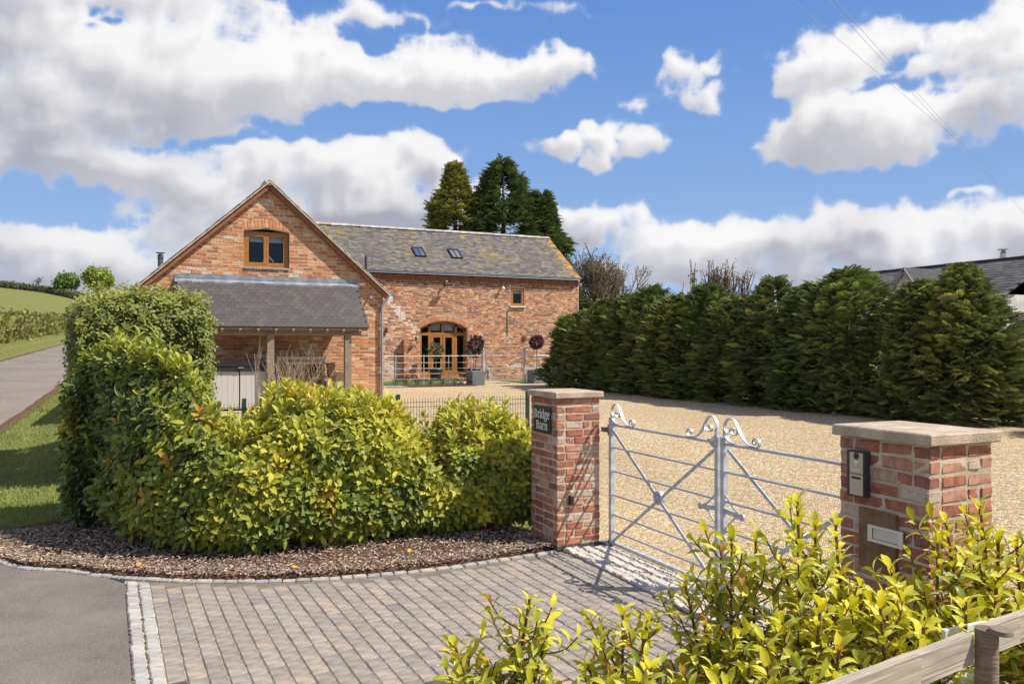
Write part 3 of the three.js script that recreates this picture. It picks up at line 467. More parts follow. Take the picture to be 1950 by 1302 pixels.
// ---------------------------------------------------------------- the barn: gabled wing in front, long range behind
const Y0 = 0.77;                                          // level of the yard
const barn = thing('barn', 'red brick barn with a gabled front wing, long slate roof and arched glazed doorway', 'barn', [0, 0, 0]);
const whiteBrick = mat(1, 1, 1, 0.92, { map: rep(brickGrime, 0.42) });
const wallTex = rep(brickGrime, 0.37);
const barnTones = [[0.56, 0.245, 0.115], [0.62, 0.29, 0.14], [0.52, 0.21, 0.10], [0.64, 0.34, 0.175], [0.46, 0.185, 0.10], [0.66, 0.40, 0.24], [0.60, 0.275, 0.125], [0.40, 0.18, 0.115]];
const barnMats = barnTones.map((c) => mat(...c, 0.92, { map: wallTex }));
const grp = (name, parent) => { const o = new THREE.Group(); o.name = name; parent.add(o); return o; };
const tint = (c, k) => lin(c[0] * k, c[1] * k, c[2] * k);
// bricks of a wall that faces +z at depth w; keep(x0, x1, y) says where there is wall, tone(x, y, r) may override the colour
function brickWall(parent, w, x0, x1, y0, y1, o) {
  const r = rngOf(o.seed), ch = o.course, L = o.length, D = 0.06, items = [];
  for (let k = 0, y = y0; y < y1; k++, y += ch) {
    let x = x0 - (k % 2 ? L * 0.5 : L * 0.04 * r()) - 0.02; const headers = o.headers && k % o.headers === 0;
    while (x < x1) {
      const l = headers ? L * 0.5 : (r() < 0.1 ? L * 0.5 : L); let a = Math.max(x, x0), b = Math.min(x + l, x1);
      for (const [u, v] of o.cut(y + ch / 2)) { const A = Math.max(a, u), B = Math.min(b, v); if (B - A > 0.045) items.push([(A + B) / 2, y + ch / 2, B - A - 0.014]); }
      x += l;
    }
  }
  const geos = [0, 1, 2, 3].map(() => { const g = chamfer(1, ch - 0.017, D, 0.005, 0.008, r), p = g.attributes.position, uv = g.attributes.uv, ox = r(), oy = r(); for (let i = 0; i < p.count; i++) uv.setXY(i, uv.getX(i) * 0.23 + ox, uv.getY(i) + oy); return g; });
  const lists = geos.map(() => []), cols = geos.map(() => []); let parts = 0;
  items.forEach(([x, y, l]) => {
    const z = -w - D / 2 + 0.004 + (r() - 0.5) * 0.005, own = o.tone && o.tone(x, y, r), c = own || barnTones[Math.floor(Math.pow(r(), o.skew || 1.1) * 8)], k = 0.88 + 0.26 * r(), gi = Math.floor(r() * 4), m = mtx(x, y, z, 0, 0, (r() - 0.5) * 0.01, l, 1, 1);
    if (o.own && parts < 300 && o.own(x, y)) { parts++; const q = part('brick', geos[gi], own ? paleBrick : barnMats[barnTones.indexOf(c)], parent); q.applyMatrix4(m); }
    else { lists[gi].push(m); cols[gi].push(tint(c, k)); }
  });
  lists.forEach((l, i) => l.length && inst('bricks', geos[i], whiteBrick, l, parent, cols[i]));
}
const paleBrick = mat(0.66, 0.50, 0.40, 0.92, { map: wallTex });
function wallSlab(points, holes, depth, w, material, name, parent) {
  const s = new THREE.Shape(points.map(([x, y]) => new THREE.Vector2(x, y)));
  for (const h of holes) s.holes.push(new THREE.Path(h.map(([x, y]) => new THREE.Vector2(x, y))));
  const g = new THREE.ExtrudeGeometry(s, { depth, bevelEnabled: false, curveSegments: 8 }).translate(0, 0, -w - depth); return part(name, metricUV(g), material, parent);
}
// ---- gabled wing
const GW = 20, GX0 = -0.24, GX1 = 5.43, GXM = 2.57, GE = 3.62, GA = 6.17, gs = (GA - GE) / (GX1 - GXM), gsl = (GA - GE) / (GXM - GX0);
const gTop = (x) => x > GXM ? GA - (x - GXM) * gs : GA - (GXM - x) * gsl;
const gableWall = grp('gable_wall', barn), WIN = [1.98, 3.06, 4.17, 5.05];
{
  wallSlab([[GX0, 0.4], [GX1, 0.4], [GX1, GE], [GXM, GA], [GX0, GE]], [[[WIN[0], WIN[2]], [WIN[1], WIN[2]], [WIN[1], WIN[3]], [(WIN[0] + WIN[1]) / 2, WIN[3] + 0.08], [WIN[0], WIN[3]]]], 0.3, GW + 0.0005, M.mortarBarn, 'mortar', gableWall);
  const arch = (x) => WIN[3] + 0.08 * (1 - ((x - 2.52) / 0.54) ** 2);
  brickWall(gableWall, GW, GX0, GX1, 0.76, GA, {
    seed: 91, course: 0.0862, length: 0.236, skew: 1.0, own: (x, y) => y > 3.95 || (x > 4.85 && y > 2.4),
    tone: (x, y, r) => { const p = fbm(x * 1.1 + 3, y * 1.6, 3); return (p > 0.64 && r() < 0.24) || (Math.abs(x - 2.35) < 0.28 && Math.abs(y - 5.76) < 0.1) || r() < 0.03 ? [0.68, 0.50, 0.38] : null; },
    cut: (y) => { const t = (GA - y); if (t < 0.05) return []; const a = Math.max(GX0, GXM - t / gsl), b = Math.min(GX1, GXM + t / gs); if (y > WIN[2] - 0.05 && y < WIN[3] + 0.22) return [[a, WIN[0]], [WIN[1], b]]; return [[a, b]]; },
  });
  const r = rngOf(5), hg = chamfer(0.075, 0.2, 0.06, 0.005, 0.005, r);   // arch of headers over the window
  for (let i = 0; i < 13; i++) { const x = 1.98 + (i + 0.5) * 1.08 / 13, m = part('arch_brick', hg, barnMats[Math.floor(r() * 7)], gableWall); m.position.set(x, arch(x) + 0.105, -GW - 0.024); m.rotation.z = -(x - 2.52) * 0.3; }
  part('lintel_tile', tube(span(1.98, 3.06, 8).map((x) => V3(x, arch(x) - 0.012, -GW - 0.05)), 0.016, 16, 5), M.lead, gableWall);
  for (let i = 0; i < 5; i++) { const m = part('sill_brick', chamfer(0.208, 0.06, 0.09, 0.014, 0.004, r), mat(0.20, 0.23, 0.25, 0.6), gableWall); m.position.set(1.98 + (i + 0.5) * 0.216, WIN[2] - 0.035, -GW - 0.012); }
}
// timber casement windows
function windowPart(parent, x0, x1, y0, y1, w, lights, material, name = 'window', blind = 0.2) {
  const o = grp(name, parent), f = 0.062, d = 0.07, cx = (x0 + x1) / 2, cy = (y0 + y1) / 2, W = x1 - x0, H = y1 - y0;
  part('frame', [box(W, f, d, cx, y1 - f / 2, -w), box(W, f, d, cx, y0 + f / 2, -w), box(f, H - 2 * f, d, x0 + f / 2, cy, -w), box(f, H - 2 * f, d, x1 - f / 2, cy, -w)], material, o);
  const iw = (W - 2 * f) / lights;
  for (let i = 0; i < lights; i++) {
    const a = x0 + f + i * iw, b = a + iw, s = 0.058, zz = -w + 0.012;
    part('casement', [box(iw - 0.004, s, 0.05, (a + b) / 2, y1 - f - s / 2, zz), box(iw - 0.004, s, 0.05, (a + b) / 2, y0 + f + s / 2, zz), box(s, H - 2 * f - 2 * s, 0.05, a + s / 2 + 0.002, cy, zz), box(s, H - 2 * f - 2 * s, 0.05, b - s / 2 - 0.002, cy, zz)], material, o);
    part('pane', new THREE.PlaneGeometry(iw - 2 * s, H - 2 * f - 2 * s).translate((a + b) / 2, cy, zz), M.glass, o);
  }
  part('blind', box(W - 2 * f - 0.02, H * blind, 0.01, cx, y1 - f - H * blind / 2, -w - 0.12), M.blind, o);
  part('room', [box(W + 0.6, H + 0.6, 0.02, cx, cy, -w - 1.2), box(W + 0.6, 0.02, 1.1, cx, y0 - 0.3, -w - 0.62), box(W + 0.6, 0.02, 1.1, cx, y1 + 0.3, -w - 0.62), box(0.02, H + 0.6, 1.1, x0 - 0.3, cy, -w - 0.62), box(0.02, H + 0.6, 1.1, x1 + 0.3, cy, -w - 0.62)], M.interior, o);
  return o;
}
{
  const w = windowPart(barn, WIN[0] + 0.01, WIN[1] - 0.01, WIN[2] + 0.005, WIN[3] - 0.005, GW + 0.12, 2, M.oak, 'window', 0.2);
  const r = rngOf(12), sp = []; for (let i = 0; i < 7; i++) sp.push(bar(V3(2.5, 4.28, -GW - 0.35), V3(2.42 + 0.2 * r(), 4.33 + 0.16 * r(), -GW - 0.33 + 0.05 * r()), 0.012, 5)); sp.push(box(0.03, 0.2, 0.04, 2.66, 4.42, -GW - 0.33, 0, 0, 0.7), box(0.05, 0.12, 0.05, 2.58, 4.28, -GW - 0.33));
  part('window_ornament', sp, M.white, w);
}
// wing roof: two slopes, tile edges along the verge, painted barge under them
{
  const roof = grp('wing_roof', barn), W0 = GW - 0.17, W1 = 34.6, slate = mat(0.16, 0.145, 0.13, 0.85, { map: rep(mottle, 0.8) });
  for (const s of [-1, 1]) {
    const x1 = s < 0 ? GX0 - 0.13 : GX1 + 0.11, k = s < 0 ? gsl : gs, dx = x1 - GXM, dy = -Math.abs(dx) * k, len = Math.hypot(dx, dy), ang = Math.atan2(dy, dx);
    const g = metricUV(new THREE.BoxGeometry(len, 0.09, W1 - W0 - 0.05)); g.rotateZ(s > 0 ? ang : ang + Math.PI); g.translate(GXM + dx / 2, GA + 0.06 + dy / 2, -(W0 + 0.05 + W1) / 2); part('slope', g, slate, roof);
    const r = rngOf(s + 9), n = 38, vt = [0, 1, 2].map(() => chamfer(0.135, 0.02, 0.17, 0.003, 0.006, r)), vm = [[0.42, 0.38, 0.31], [0.30, 0.275, 0.24], [0.50, 0.45, 0.36], [0.22, 0.2, 0.18]].map((c) => mat(...c, 0.9));
    for (let i = 0; i < n; i++) { const t = (i + 0.5) / n, m = part('verge_tile', vt[i % 3], vm[Math.floor(r() * 4)], roof); m.position.set(GXM + dx * t - s * 0.0, GA + 0.118 + dy * t, -W0 - 0.06); m.rotation.z = (s > 0 ? ang : ang + Math.PI) + s * -0.075 + s * 0.14; }
    const barge = metricUV(new THREE.BoxGeometry(len - 0.02, 0.10, 0.15)); barge.rotateZ(s > 0 ? ang : ang + Math.PI); barge.translate(GXM + dx / 2, GA - 0.022 + dy / 2, -GW + 0.068); part('barge_course', barge, mat(0.30, 0.115, 0.06, 0.85, { map: rep(brickGrime, 0.4) }), roof);
    const under = metricUV(new THREE.BoxGeometry(len, 0.028, 0.16)); under.rotateZ(s > 0 ? ang : ang + Math.PI); under.translate(GXM + dx / 2, GA + 0.065 + dy / 2, -W0 - 0.045); part('undercloak', under, mat(0.62, 0.55, 0.43, 0.9, { map: rep(mottle, 0.4) }), roof);
  }
  const rr = rngOf(3); for (let i = 0; i < 34; i++) { const m = part('ridge_tile', new THREE.CylinderGeometry(0.12, 0.12, 0.43, 10, 1, false, -Math.PI / 2, Math.PI).rotateX(Math.PI / 2), i ? mat(0.2, 0.18, 0.16, 0.9) : mat(0.5, 0.46, 0.4, 0.9), roof); m.rotation.z = 0; m.position.set(GXM, GA + 0.105, -W0 - 0.2 - i * 0.435); }
  part('side_wall', [box(0.28, GE - 0.4, 12.7, GX1 - 0.14, (GE + 0.4) / 2, -26.66), box(0.28, GE - 0.4, 12.7, GX0 + 0.14, (GE + 0.4) / 2, -26.66)], mat(0.48, 0.2, 0.1, 0.92, { map: rep(brickGrime, 0.5) }), barn);
  const fl = part('flue', [cyl(0.07, 0.07, 1.0, 0.17, 4.15, -23, 14), cyl(0.12, 0.12, 0.015, 0.17, 4.735, -23, 14), cyl(0.05, 0.085, 0.05, 0.17, 4.68, -23, 14, true), cyl(0.085, 0.085, 0.02, 0.17, 4.60, -23, 14)], mat(0.12, 0.13, 0.15, 0.5, { metalness: 0.5 }), roof);
}
// ---- lean-to log shelter against the gable
{
  const lean = grp('lean_to', barn), X0 = 0.44, X1 = 4.75, wt = GW - 0.02, yt = 3.80, wb = 18.74, yb = 2.69, run = wt - wb, rise = yt - yb, sl = Math.hypot(run, rise), ang = Math.atan2(rise, run);
  const deck = metricUV(new THREE.BoxGeometry(X1 - X0 - 0.03, 0.03, sl - 0.02)); deck.rotateX(ang); deck.translate((X0 + X1) / 2, (yt + yb) / 2 - 0.035, -(wt + wb) / 2 - 0.02); part('deck', deck, M.greyOak, lean);
  const r = rngOf(8), rows = 14, cols = 26, tw = (X1 - X0) / cols, tl = sl / rows, tg = [0, 1, 2].map(() => chamfer(tw - 0.0015, 0.030, tl + 0.05, 0.003, 0.004, r));
  const tm = [[0.080, 0.068, 0.066], [0.092, 0.078, 0.075], [0.070, 0.061, 0.061], [0.105, 0.088, 0.083], [0.083, 0.067, 0.062]].map((c) => mat(...c, 0.72, { map: rep(mottle, 0.5) }));
  const rest = []; let n = 0;
  for (let j = 0; j < rows; j++) for (let i = 0; i < cols; i++) {
    const t = (j + 0.42) / rows, x = X0 + (i + 0.5 + (j % 2 ? 0.22 : -0.22)) * tw * 0.985 + 0.03, m = mtx(x, lerp(yt, yb, t) + 0.016, -lerp(wt, wb, t), ang + 0.12 + (r() - 0.5) * 0.012, 0, (r() - 0.5) * 0.008);
    if (n < 300 && !(i < 5 && j > 3)) { n++; const q = part('roof_tile', tg[Math.floor(r() * 3)], tm[Math.floor(r() * 5)], lean); q.applyMatrix4(m); } else rest.push(m);
  }
  inst('roof_tiles', tg[0], tm[0], rest, lean);
  part('lead_flashing', [box(X1 - X0, 0.15, 0.012, (X0 + X1) / 2 + 0.01, yt + 0.07, -GW + 0.013), box(X1 - X0, 0.012, 0.13, (X0 + X1) / 2 + 0.01, yt - 0.012, -GW + 0.075, ang)], M.lead, lean);
  part('mortar_patch', box(0.16, 0.055, 0.02, 4.88, 3.835, -GW + 0.012), M.white, lean);
  part('eaves_beam', box(3.9, 0.12, 0.11, 2.64, 2.56, -18.95), M.greyOak, lean);
  part('fascia', box(X1 - X0 - 0.08, 0.04, 0.025, (X0 + X1) / 2, 2.635, -18.79), M.greyOak, lean);
  for (let i = 0; i < 11; i++) { const g = metricUV(new THREE.BoxGeometry(0.055, 0.085, sl)); g.rotateX(ang); g.translate(0.62 + i * 0.39, (yt + yb) / 2 - 0.095, -(wt + wb) / 2 - 0.01); part('rafter', g, mat(0.5, 0.34, 0.17, 0.8, { map: rep(woodTex, 0.6) }), lean); }
  for (const x of [0.62, 2.47, 4.27]) part('post', box(0.155, 1.9, 0.155, x, 1.60, -18.95), M.greyOak, lean);
}
// downpipe and gutter end at the wing's right corner
part('downpipe', [tube([V3(5.52, 3.52, -19.9), V3(5.50, 3.42, -19.9), V3(5.40, 3.30, -19.93), V3(5.385, 3.2, -19.93), V3(5.385, 2, -19.93), V3(5.385, 0.8, -19.93)], 0.036, 40, 12), cyl(0.045, 0.045, 0.09, 5.385, 0.86, -19.93, 12)], M.zinc, barn);
part('gutter', [new THREE.CylinderGeometry(0.062, 0.062, 13, 12, 1, false, Math.PI / 2, Math.PI).rotateX(Math.PI / 2).translate(5.57, 3.56, -26.36), cyl(0.05, 0.04, 0.09, 5.53, 3.51, -19.92, 12)], M.zinc, barn);
part('gutter', new THREE.CylinderGeometry(0.06, 0.06, 13, 12, 1, false, Math.PI / 2, Math.PI).rotateX(Math.PI / 2).translate(-0.40, 3.52, -26.3), M.darkGrey, barn);

// ---- long range
const LW = 33, LX0 = 3.0, LX1 = 18.55, LE = 5.45, AR = { x0: 10.62, x1: 12.84, spring: 3.04, top: 3.36, base: 0.74 };
const arcC = (AR.x0 + AR.x1) / 2, arcH = (AR.x1 - AR.x0) / 2, arcRise = AR.top - AR.spring, arcR = (arcH * arcH + arcRise * arcRise) / (2 * arcRise), arcCy = AR.top - arcR;
const archY = (x) => arcCy + Math.sqrt(Math.max(0, arcR * arcR - (x - arcC) ** 2));
const SW = [14.98, 15.66, 4.09, 4.94];
const longWall = grp('long_wall', barn);
{
  const hole = [[AR.x0, AR.base], [AR.x1, AR.base], ...span(AR.x1, AR.x0, 16).map((x) => [x, archY(x)])];
  wallSlab([[LX0, 0.3], [LX1, 0.3], [LX1, LE], [LX0, LE]], [hole, [[SW[0], SW[2]], [SW[1], SW[2]], [SW[1], SW[3]], [SW[0], SW[3]]]], 0.45, LW + 0.0005, M.mortarBarn, 'mortar', longWall);
  const vents = []; for (const [cy, up] of [[3.93, -1], [2.66, 1]]) for (let i = 0; i < 4; i++) for (let k = 0; k <= i; k++) vents.push([14.80 + (k - i / 2) * 0.15, cy + up * (0.34 - i * 0.115) * 1]);
  const isVent = (x, y) => vents.some(([a, b]) => Math.abs(x - a) < 0.06 && Math.abs(y - b) < 0.04);
  const ringIn = (y) => { const d = (arcR + 0.28) ** 2 - (y - arcCy) ** 2; return d > 0 && y > AR.spring - 0.08 ? Math.min(arcH + 0.26, Math.sqrt(d)) : y <= AR.spring ? arcH : 0; };
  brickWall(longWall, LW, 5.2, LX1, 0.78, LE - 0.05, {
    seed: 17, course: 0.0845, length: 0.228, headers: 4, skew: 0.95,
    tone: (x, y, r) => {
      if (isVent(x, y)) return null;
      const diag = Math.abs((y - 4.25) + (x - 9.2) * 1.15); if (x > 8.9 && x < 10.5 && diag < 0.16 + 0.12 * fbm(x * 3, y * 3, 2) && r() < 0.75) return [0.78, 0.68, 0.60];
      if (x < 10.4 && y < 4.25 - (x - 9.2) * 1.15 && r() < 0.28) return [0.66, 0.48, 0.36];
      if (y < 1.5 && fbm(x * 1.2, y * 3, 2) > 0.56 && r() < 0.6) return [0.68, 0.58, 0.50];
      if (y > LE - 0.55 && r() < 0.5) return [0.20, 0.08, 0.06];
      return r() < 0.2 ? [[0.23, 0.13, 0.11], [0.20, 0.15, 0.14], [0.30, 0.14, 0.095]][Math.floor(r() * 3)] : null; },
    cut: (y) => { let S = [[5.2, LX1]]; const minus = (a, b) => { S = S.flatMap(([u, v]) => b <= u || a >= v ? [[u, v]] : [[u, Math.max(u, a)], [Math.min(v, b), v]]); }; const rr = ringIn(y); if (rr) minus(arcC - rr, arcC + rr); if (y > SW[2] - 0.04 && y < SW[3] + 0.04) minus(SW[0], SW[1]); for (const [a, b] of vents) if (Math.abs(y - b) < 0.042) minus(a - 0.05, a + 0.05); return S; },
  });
  const r = rngOf(66), ag = chamfer(0.066, 0.22, 0.06, 0.004, 0.004, r);   // arch ring of headers
  const a0 = Math.asin((arcH + 0.06) / (arcR + 0.02)), N = 32; for (let i = 0; i < N; i++) { const a = lerp(-a0, a0, (i + 0.5) / N), m = part('arch_brick', ag, barnMats[[0, 2, 6, 3, 1][Math.floor(r() * 5)]], longWall); m.position.set(arcC + Math.sin(a) * (arcR + 0.125), arcCy + Math.cos(a) * (arcR + 0.125), -LW - 0.02); m.rotation.z = -a; }
  for (const s of [-1, 1]) part('springer_stone', chamfer(0.34, 0.2, 0.07, 0.008, 0.008, r).translate(arcC + s * (arcH + 0.2), AR.spring - 0.50, -LW - 0.024), mat(0.60, 0.40, 0.16, 0.9, { map: rep(mottle, 0.5) }), longWall);
  // dentil course below the eaves
  const dg = chamfer(0.11, 0.075, 0.1, 0.005, 0.004, r), dl = [], dc = []; for (let x = 8.0; x < LX1 - 0.1; x += 0.228) { dl.push(mtx(x, LE - 0.32, -LW + 0.0)); dc.push(tint(barnTones[Math.floor(r() * 5)], 0.75)); } inst('dentil_course', dg, whiteBrick, dl, longWall, dc);
  part('corbel_course', [box(LX1 - 7.9, 0.07, 0.09, (LX1 + 7.9) / 2, LE - 0.24, -LW + 0.03), box(LX1 - 7.9, 0.08, 0.13, (LX1 + 7.9) / 2, LE - 0.15, -LW + 0.05)], mat(0.30, 0.12, 0.07, 0.9, { map: rep(brickGrime, 0.5) }), longWall);
  // shallow pier left of the doorway and iron wall tie
  part('pier', [box(0.62, 1.85, 0.26, 10.12, 1.62, -LW + 0.13)], mat(0.55, 0.28, 0.15, 0.92, { map: rep(brickGrime, 0.45) }), longWall).name = 'wall_pier';
  brickWall(longWall, LW - 0.262, 9.81, 10.43, 0.78, 2.53, { seed: 19, course: 0.0845, length: 0.228, cut: () => [[9.81, 10.43]], tone: (x, y, r) => r() < 0.2 ? [0.62, 0.46, 0.36] : r() < 0.15 ? [0.23, 0.13, 0.11] : null });
  part('wall_tie', [box(0.035, 1.15, 0.02, 14.80, 3.33, -LW + 0.016)], mat(0.14, 0.07, 0.05, 0.7), longWall);
}
{
  // arched timber screen with double doors
  const d = grp('arched_doorway', barn), w = LW + 0.27, A = M.oak, B = AR.base + 0.12, post = (x, y1, wd = 0.12) => box(wd, y1 - B, 0.1, x, (y1 + B) / 2, -w);
  const mull = [10.70, 11.13, 12.36, 12.80];
  part('frame', [...mull.map((x) => post(x, archY(x) - 0.02)), box(0.12, 0.42, 0.08, 11.745, 3.08, -w), box(2.2, 0.13, 0.11, arcC, 2.80, -w), box(2.22, 0.10, 0.14, arcC, B + 0.02, -w), box(0.36, 0.24, 0.07, 10.91, B + 0.16, -w), box(0.36, 0.24, 0.07, 12.58, B + 0.16, -w)], A, d);
  const head = []; for (let i = 0; i < 18; i++) { const x0 = lerp(AR.x0, AR.x1, i / 18), x1 = lerp(AR.x0, AR.x1, (i + 1) / 18); head.push(flatBar(V3(x0, archY(x0) - 0.05, -w), V3(x1, archY(x1) - 0.05, -w), 0.11, 0.1, V3(0, 1, 0))); } part('arched_head', head, A, d);
  for (const [x0, x1] of [[11.20, 11.735], [11.755, 12.29]]) {
    const s = grp('door', d); s.name = 'door'; const cx = (x0 + x1) / 2, f = 0.105;
    part('door_frame', [box(f, 1.82, 0.06, x0 + f / 2, B + 0.98, -w + 0.02), box(f, 1.82, 0.06, x1 - f / 2, B + 0.98, -w + 0.02), box(x1 - x0 - 2 * f, 0.1, 0.06, cx, B + 1.84, -w + 0.02), box(x1 - x0 - 2 * f, 0.27, 0.06, cx, B + 0.2, -w + 0.02)], A, s);
    part('pane', new THREE.PlaneGeometry(x1 - x0 - 2 * f, 1.45).translate(cx, B + 1.06, -w + 0.02), M.glass, s);
  }
  part('door_handle', box(0.02, 0.14, 0.05, 11.70, B + 1.0, -w + 0.075), M.steel, d);
  for (const [x0, x1, y0, y1] of [[10.75, 11.08, B + 0.26, 2.95], [12.41, 12.75, B + 0.26, 2.95], [11.18, 11.69, 2.86, 3.24], [11.8, 12.31, 2.86, 3.24]]) part('pane', new THREE.PlaneGeometry(x1 - x0, y1 - y0).translate((x0 + x1) / 2, (y0 + y1) / 2, -w), M.glass, d);
  part('blind', [box(0.5, 0.34, 0.01, 11.44, 3.12, -w - 0.2), box(0.5, 0.34, 0.01, 12.05, 3.12, -w - 0.2)], mat(0.62, 0.6, 0.56, 0.9), d);
  part('room', [box(4.6, 3.2, 0.04, arcC, 2.2, -w - 3.6), box(4.6, 0.04, 3.5, arcC, 0.79, -w - 1.85), box(4.6, 0.04, 3.5, arcC, 3.75, -w - 1.85), box(0.04, 3.0, 3.5, arcC - 2.28, 2.2, -w - 1.85), box(0.04, 3.0, 3.5, arcC + 2.28, 2.2, -w - 1.85)], mat(0.16, 0.14, 0.12, 0.9), d);
  part('step', box(2.6, 0.12, 0.6, arcC, 0.80, -LW + 0.05), M.stone, d);
}
{
  const w = windowPart(barn, SW[0], SW[1], SW[2] + 0.03, SW[3], LW + 0.06, 1, M.oak, 'window', 0.22);
  part('sill', box(0.78, 0.05, 0.14, 15.32, SW[2] - 0.012, -LW + 0.03), M.white, w);
}
// long roof: stone slates with lichen, stone ridge, rooflights
{
  const roof = grp('long_roof', barn), we = LW - 0.18, wr = 36.25, ye = LE + 0.02, yr = 7.84, run = wr - we, rise = yr - ye, sl = Math.hypot(run, rise), ang = Math.atan2(rise, run), X0 = 2.95, X1 = 18.62;
  const slab = (sgn) => { const g = metricUV(new THREE.BoxGeometry(X1 - X0 - 0.04, 0.06, sl)); g.rotateX(sgn * ang); g.translate((X0 + X1) / 2, (ye + yr) / 2 - 0.05, sgn > 0 ? -(we + wr) / 2 : -(wr + run / 2)); return g; };
  part('slope', [slab(1), slab(-1)], mat(0.1, 0.095, 0.09, 0.9), roof);
  part('gable_end', (() => { const s = new THREE.Shape([new THREE.Vector2(0, 0.3), new THREE.Vector2(0, LE), new THREE.Vector2(3.25, yr - 0.1), new THREE.Vector2(6.5, LE), new THREE.Vector2(6.5, 0.3)]); return metricUV(new THREE.ExtrudeGeometry(s, { depth: 0.3, bevelEnabled: false }).rotateY(Math.PI / 2).translate(LX1 - 0.3, 0, -LW - 0.01)); })(), barnMats[0], barn);
  const r = rngOf(50), list = [], cols = [], g = chamfer(1, 0.018, 1, 0.003, 0.008, r), base = [[0.135, 0.118, 0.104], [0.105, 0.095, 0.092], [0.17, 0.148, 0.128], [0.15, 0.124, 0.10], [0.09, 0.082, 0.08], [0.21, 0.19, 0.175]];
  const n = 38, step = sl / n;
  for (let j = 0; j < n; j++) { const t = (j + 0.42) / n; let x = 5.0 - r() * 0.2; while (x < X1) { const wd = Math.min(0.15 + 0.14 * r(), X1 - x); if (wd < 0.05) break; const cx = x + wd / 2, y = lerp(ye, yr, t), w = lerp(we, wr, t);
    list.push(mtx(cx, y + 0.015, -w, ang + 0.06 + (r() - 0.5) * 0.02, 0, (r() - 0.5) * 0.012, wd - 0.006, 1, step + 0.05)); let c = base[Math.floor(r() * 6)];
    const lich = fbm(cx * 0.55, t * 2.6 + 4, 4), edge = cx > X1 - 0.5 ? 0.16 * r() : 0; if (lich + edge + 0.75 * (r() - 0.5) + 0.06 * smooth(14, 8, cx) > 0.75) c = r() < 0.35 ? [0.27, 0.20, 0.075] : [0.205, 0.168, 0.10]; if (cx > X1 - 0.35 && r() < 0.5) c = [0.46, 0.24, 0.04];
    cols.push(tint(c, 0.75 + 0.5 * r())); x += wd; } }
  inst('slates', g, mat(1, 1, 1, 0.8, { map: rep(mottle, 0.9) }), list, roof, cols);
  const rt = [0, 1].map(() => new THREE.CylinderGeometry(0.15, 0.16, 0.46, 8, 1, false, -Math.PI * 0.42, Math.PI * 0.84).rotateZ(Math.PI / 2).rotateX(-Math.PI / 2)), rm = [[0.50, 0.48, 0.46], [0.42, 0.40, 0.39], [0.56, 0.53, 0.49], [0.45, 0.36, 0.2]].map((c) => mat(...c, 0.85, { map: rep(mottle, 0.6), side: THREE.DoubleSide }));
  for (let i = 0; i < 30; i++) { const m = part('ridge_tile', chamfer(0.44, 0.045, 0.26, 0.01, 0.01, r), rm[r() < 0.06 ? 3 : Math.floor(r() * 3)], roof); m.position.set(X1 - 0.23 - i * 0.45, yr + 0.005 + 0.004 * r(), -wr + 0.075); m.rotation.x = ang * 0.75; m.rotation.z = 0.025; }
  for (const [x, w] of [[10.98, 34.28], [12.72, 34.28]]) {
    const t = (w - we) / run, y = lerp(ye, yr, t), o = grp('rooflight', roof); o.position.set(x, y + 0.045, -w); o.rotation.x = ang;
    part('frame', [box(0.5, 0.07, 0.05, 0, 0.02, 0.40), box(0.5, 0.07, 0.05, 0, 0.02, -0.40), box(0.05, 0.07, 0.85, 0.235, 0.02, 0), box(0.05, 0.07, 0.85, -0.235, 0.02, 0), box(0.03, 0.06, 0.75, 0, 0.02, 0)], M.black, o);
    part('pane', box(0.44, 0.012, 0.76, 0, 0.022, 0), mat(0.30, 0.36, 0.42, 0.06, { metalness: 0.85 }), o);
  }
  part('eaves_gutter', [new THREE.CylinderGeometry(0.055, 0.055, LX1 - 8.0, 12, 1, false, Math.PI / 2, Math.PI).rotateZ(Math.PI / 2).rotateX(0).translate((LX1 + 8.0) / 2, LE + 0.0, -LW + 0.23)], M.zinc, roof);
  part('eaves_gutter_lip', box(LX1 - 8.0, 0.02, 0.012, (LX1 + 8.0) / 2, LE + 0.01, -LW + 0.285), M.zinc, roof);
  part('soil_pipe', [cyl(0.055, 0.055, 0.9, 8.15, 5.62, -32.72, 12)], M.darkGrey, roof);
}
// ---- lamps and cameras on the walls
function wallLight(name, label, cat, x, y, w, build, group) { const o = thing(name, label, cat, [x, y, -w], group); build(o); return o; }
wallLight('bullet_lamp', 'small grey spotlight on the gable just above the lean-to roof end', 'lamp', 5.06, 3.50, GW, (o) => { part('bracket', box(0.05, 0.09, 0.03, 0, 0, 0.015), M.zinc, o); part('lamp_body', new THREE.CylinderGeometry(0.035, 0.035, 0.2, 12).rotateX(Math.PI / 2).translate(0, 0, 0.13), M.zinc, o); });
wallLight('floodlight', 'dark floodlight on a bracket high on the long wall', 'floodlight', 11.79, 4.98, LW, (o) => { part('bracket', [box(0.04, 0.04, 0.3, 0, 0.05, 0.15), box(0.1, 0.14, 0.03, 0, 0.05, 0.015)], M.darkGrey, o); part('lamp_head', box(0.30, 0.06, 0.2, 0, 0.0, 0.36, 0.5), M.darkGrey, o); part('sensor', new THREE.SphereGeometry(0.05, 10, 8).translate(-0.02, 0.13, 0.2), M.zinc, o); });
wallLight('security_camera', 'white dome security camera left of the small upper window', 'camera', 14.52, 4.93, LW, (o) => { part('arm', box(0.05, 0.05, 0.16, 0, 0.03, 0.08), M.white, o); part('dome', new THREE.SphereGeometry(0.075, 14, 10).translate(0, -0.04, 0.17), M.white, o); part('cable', bar(V3(-0.02, 0.05, 0.012), V3(-0.02, 0.36, 0.012), 0.012), M.darkGrey, o); });
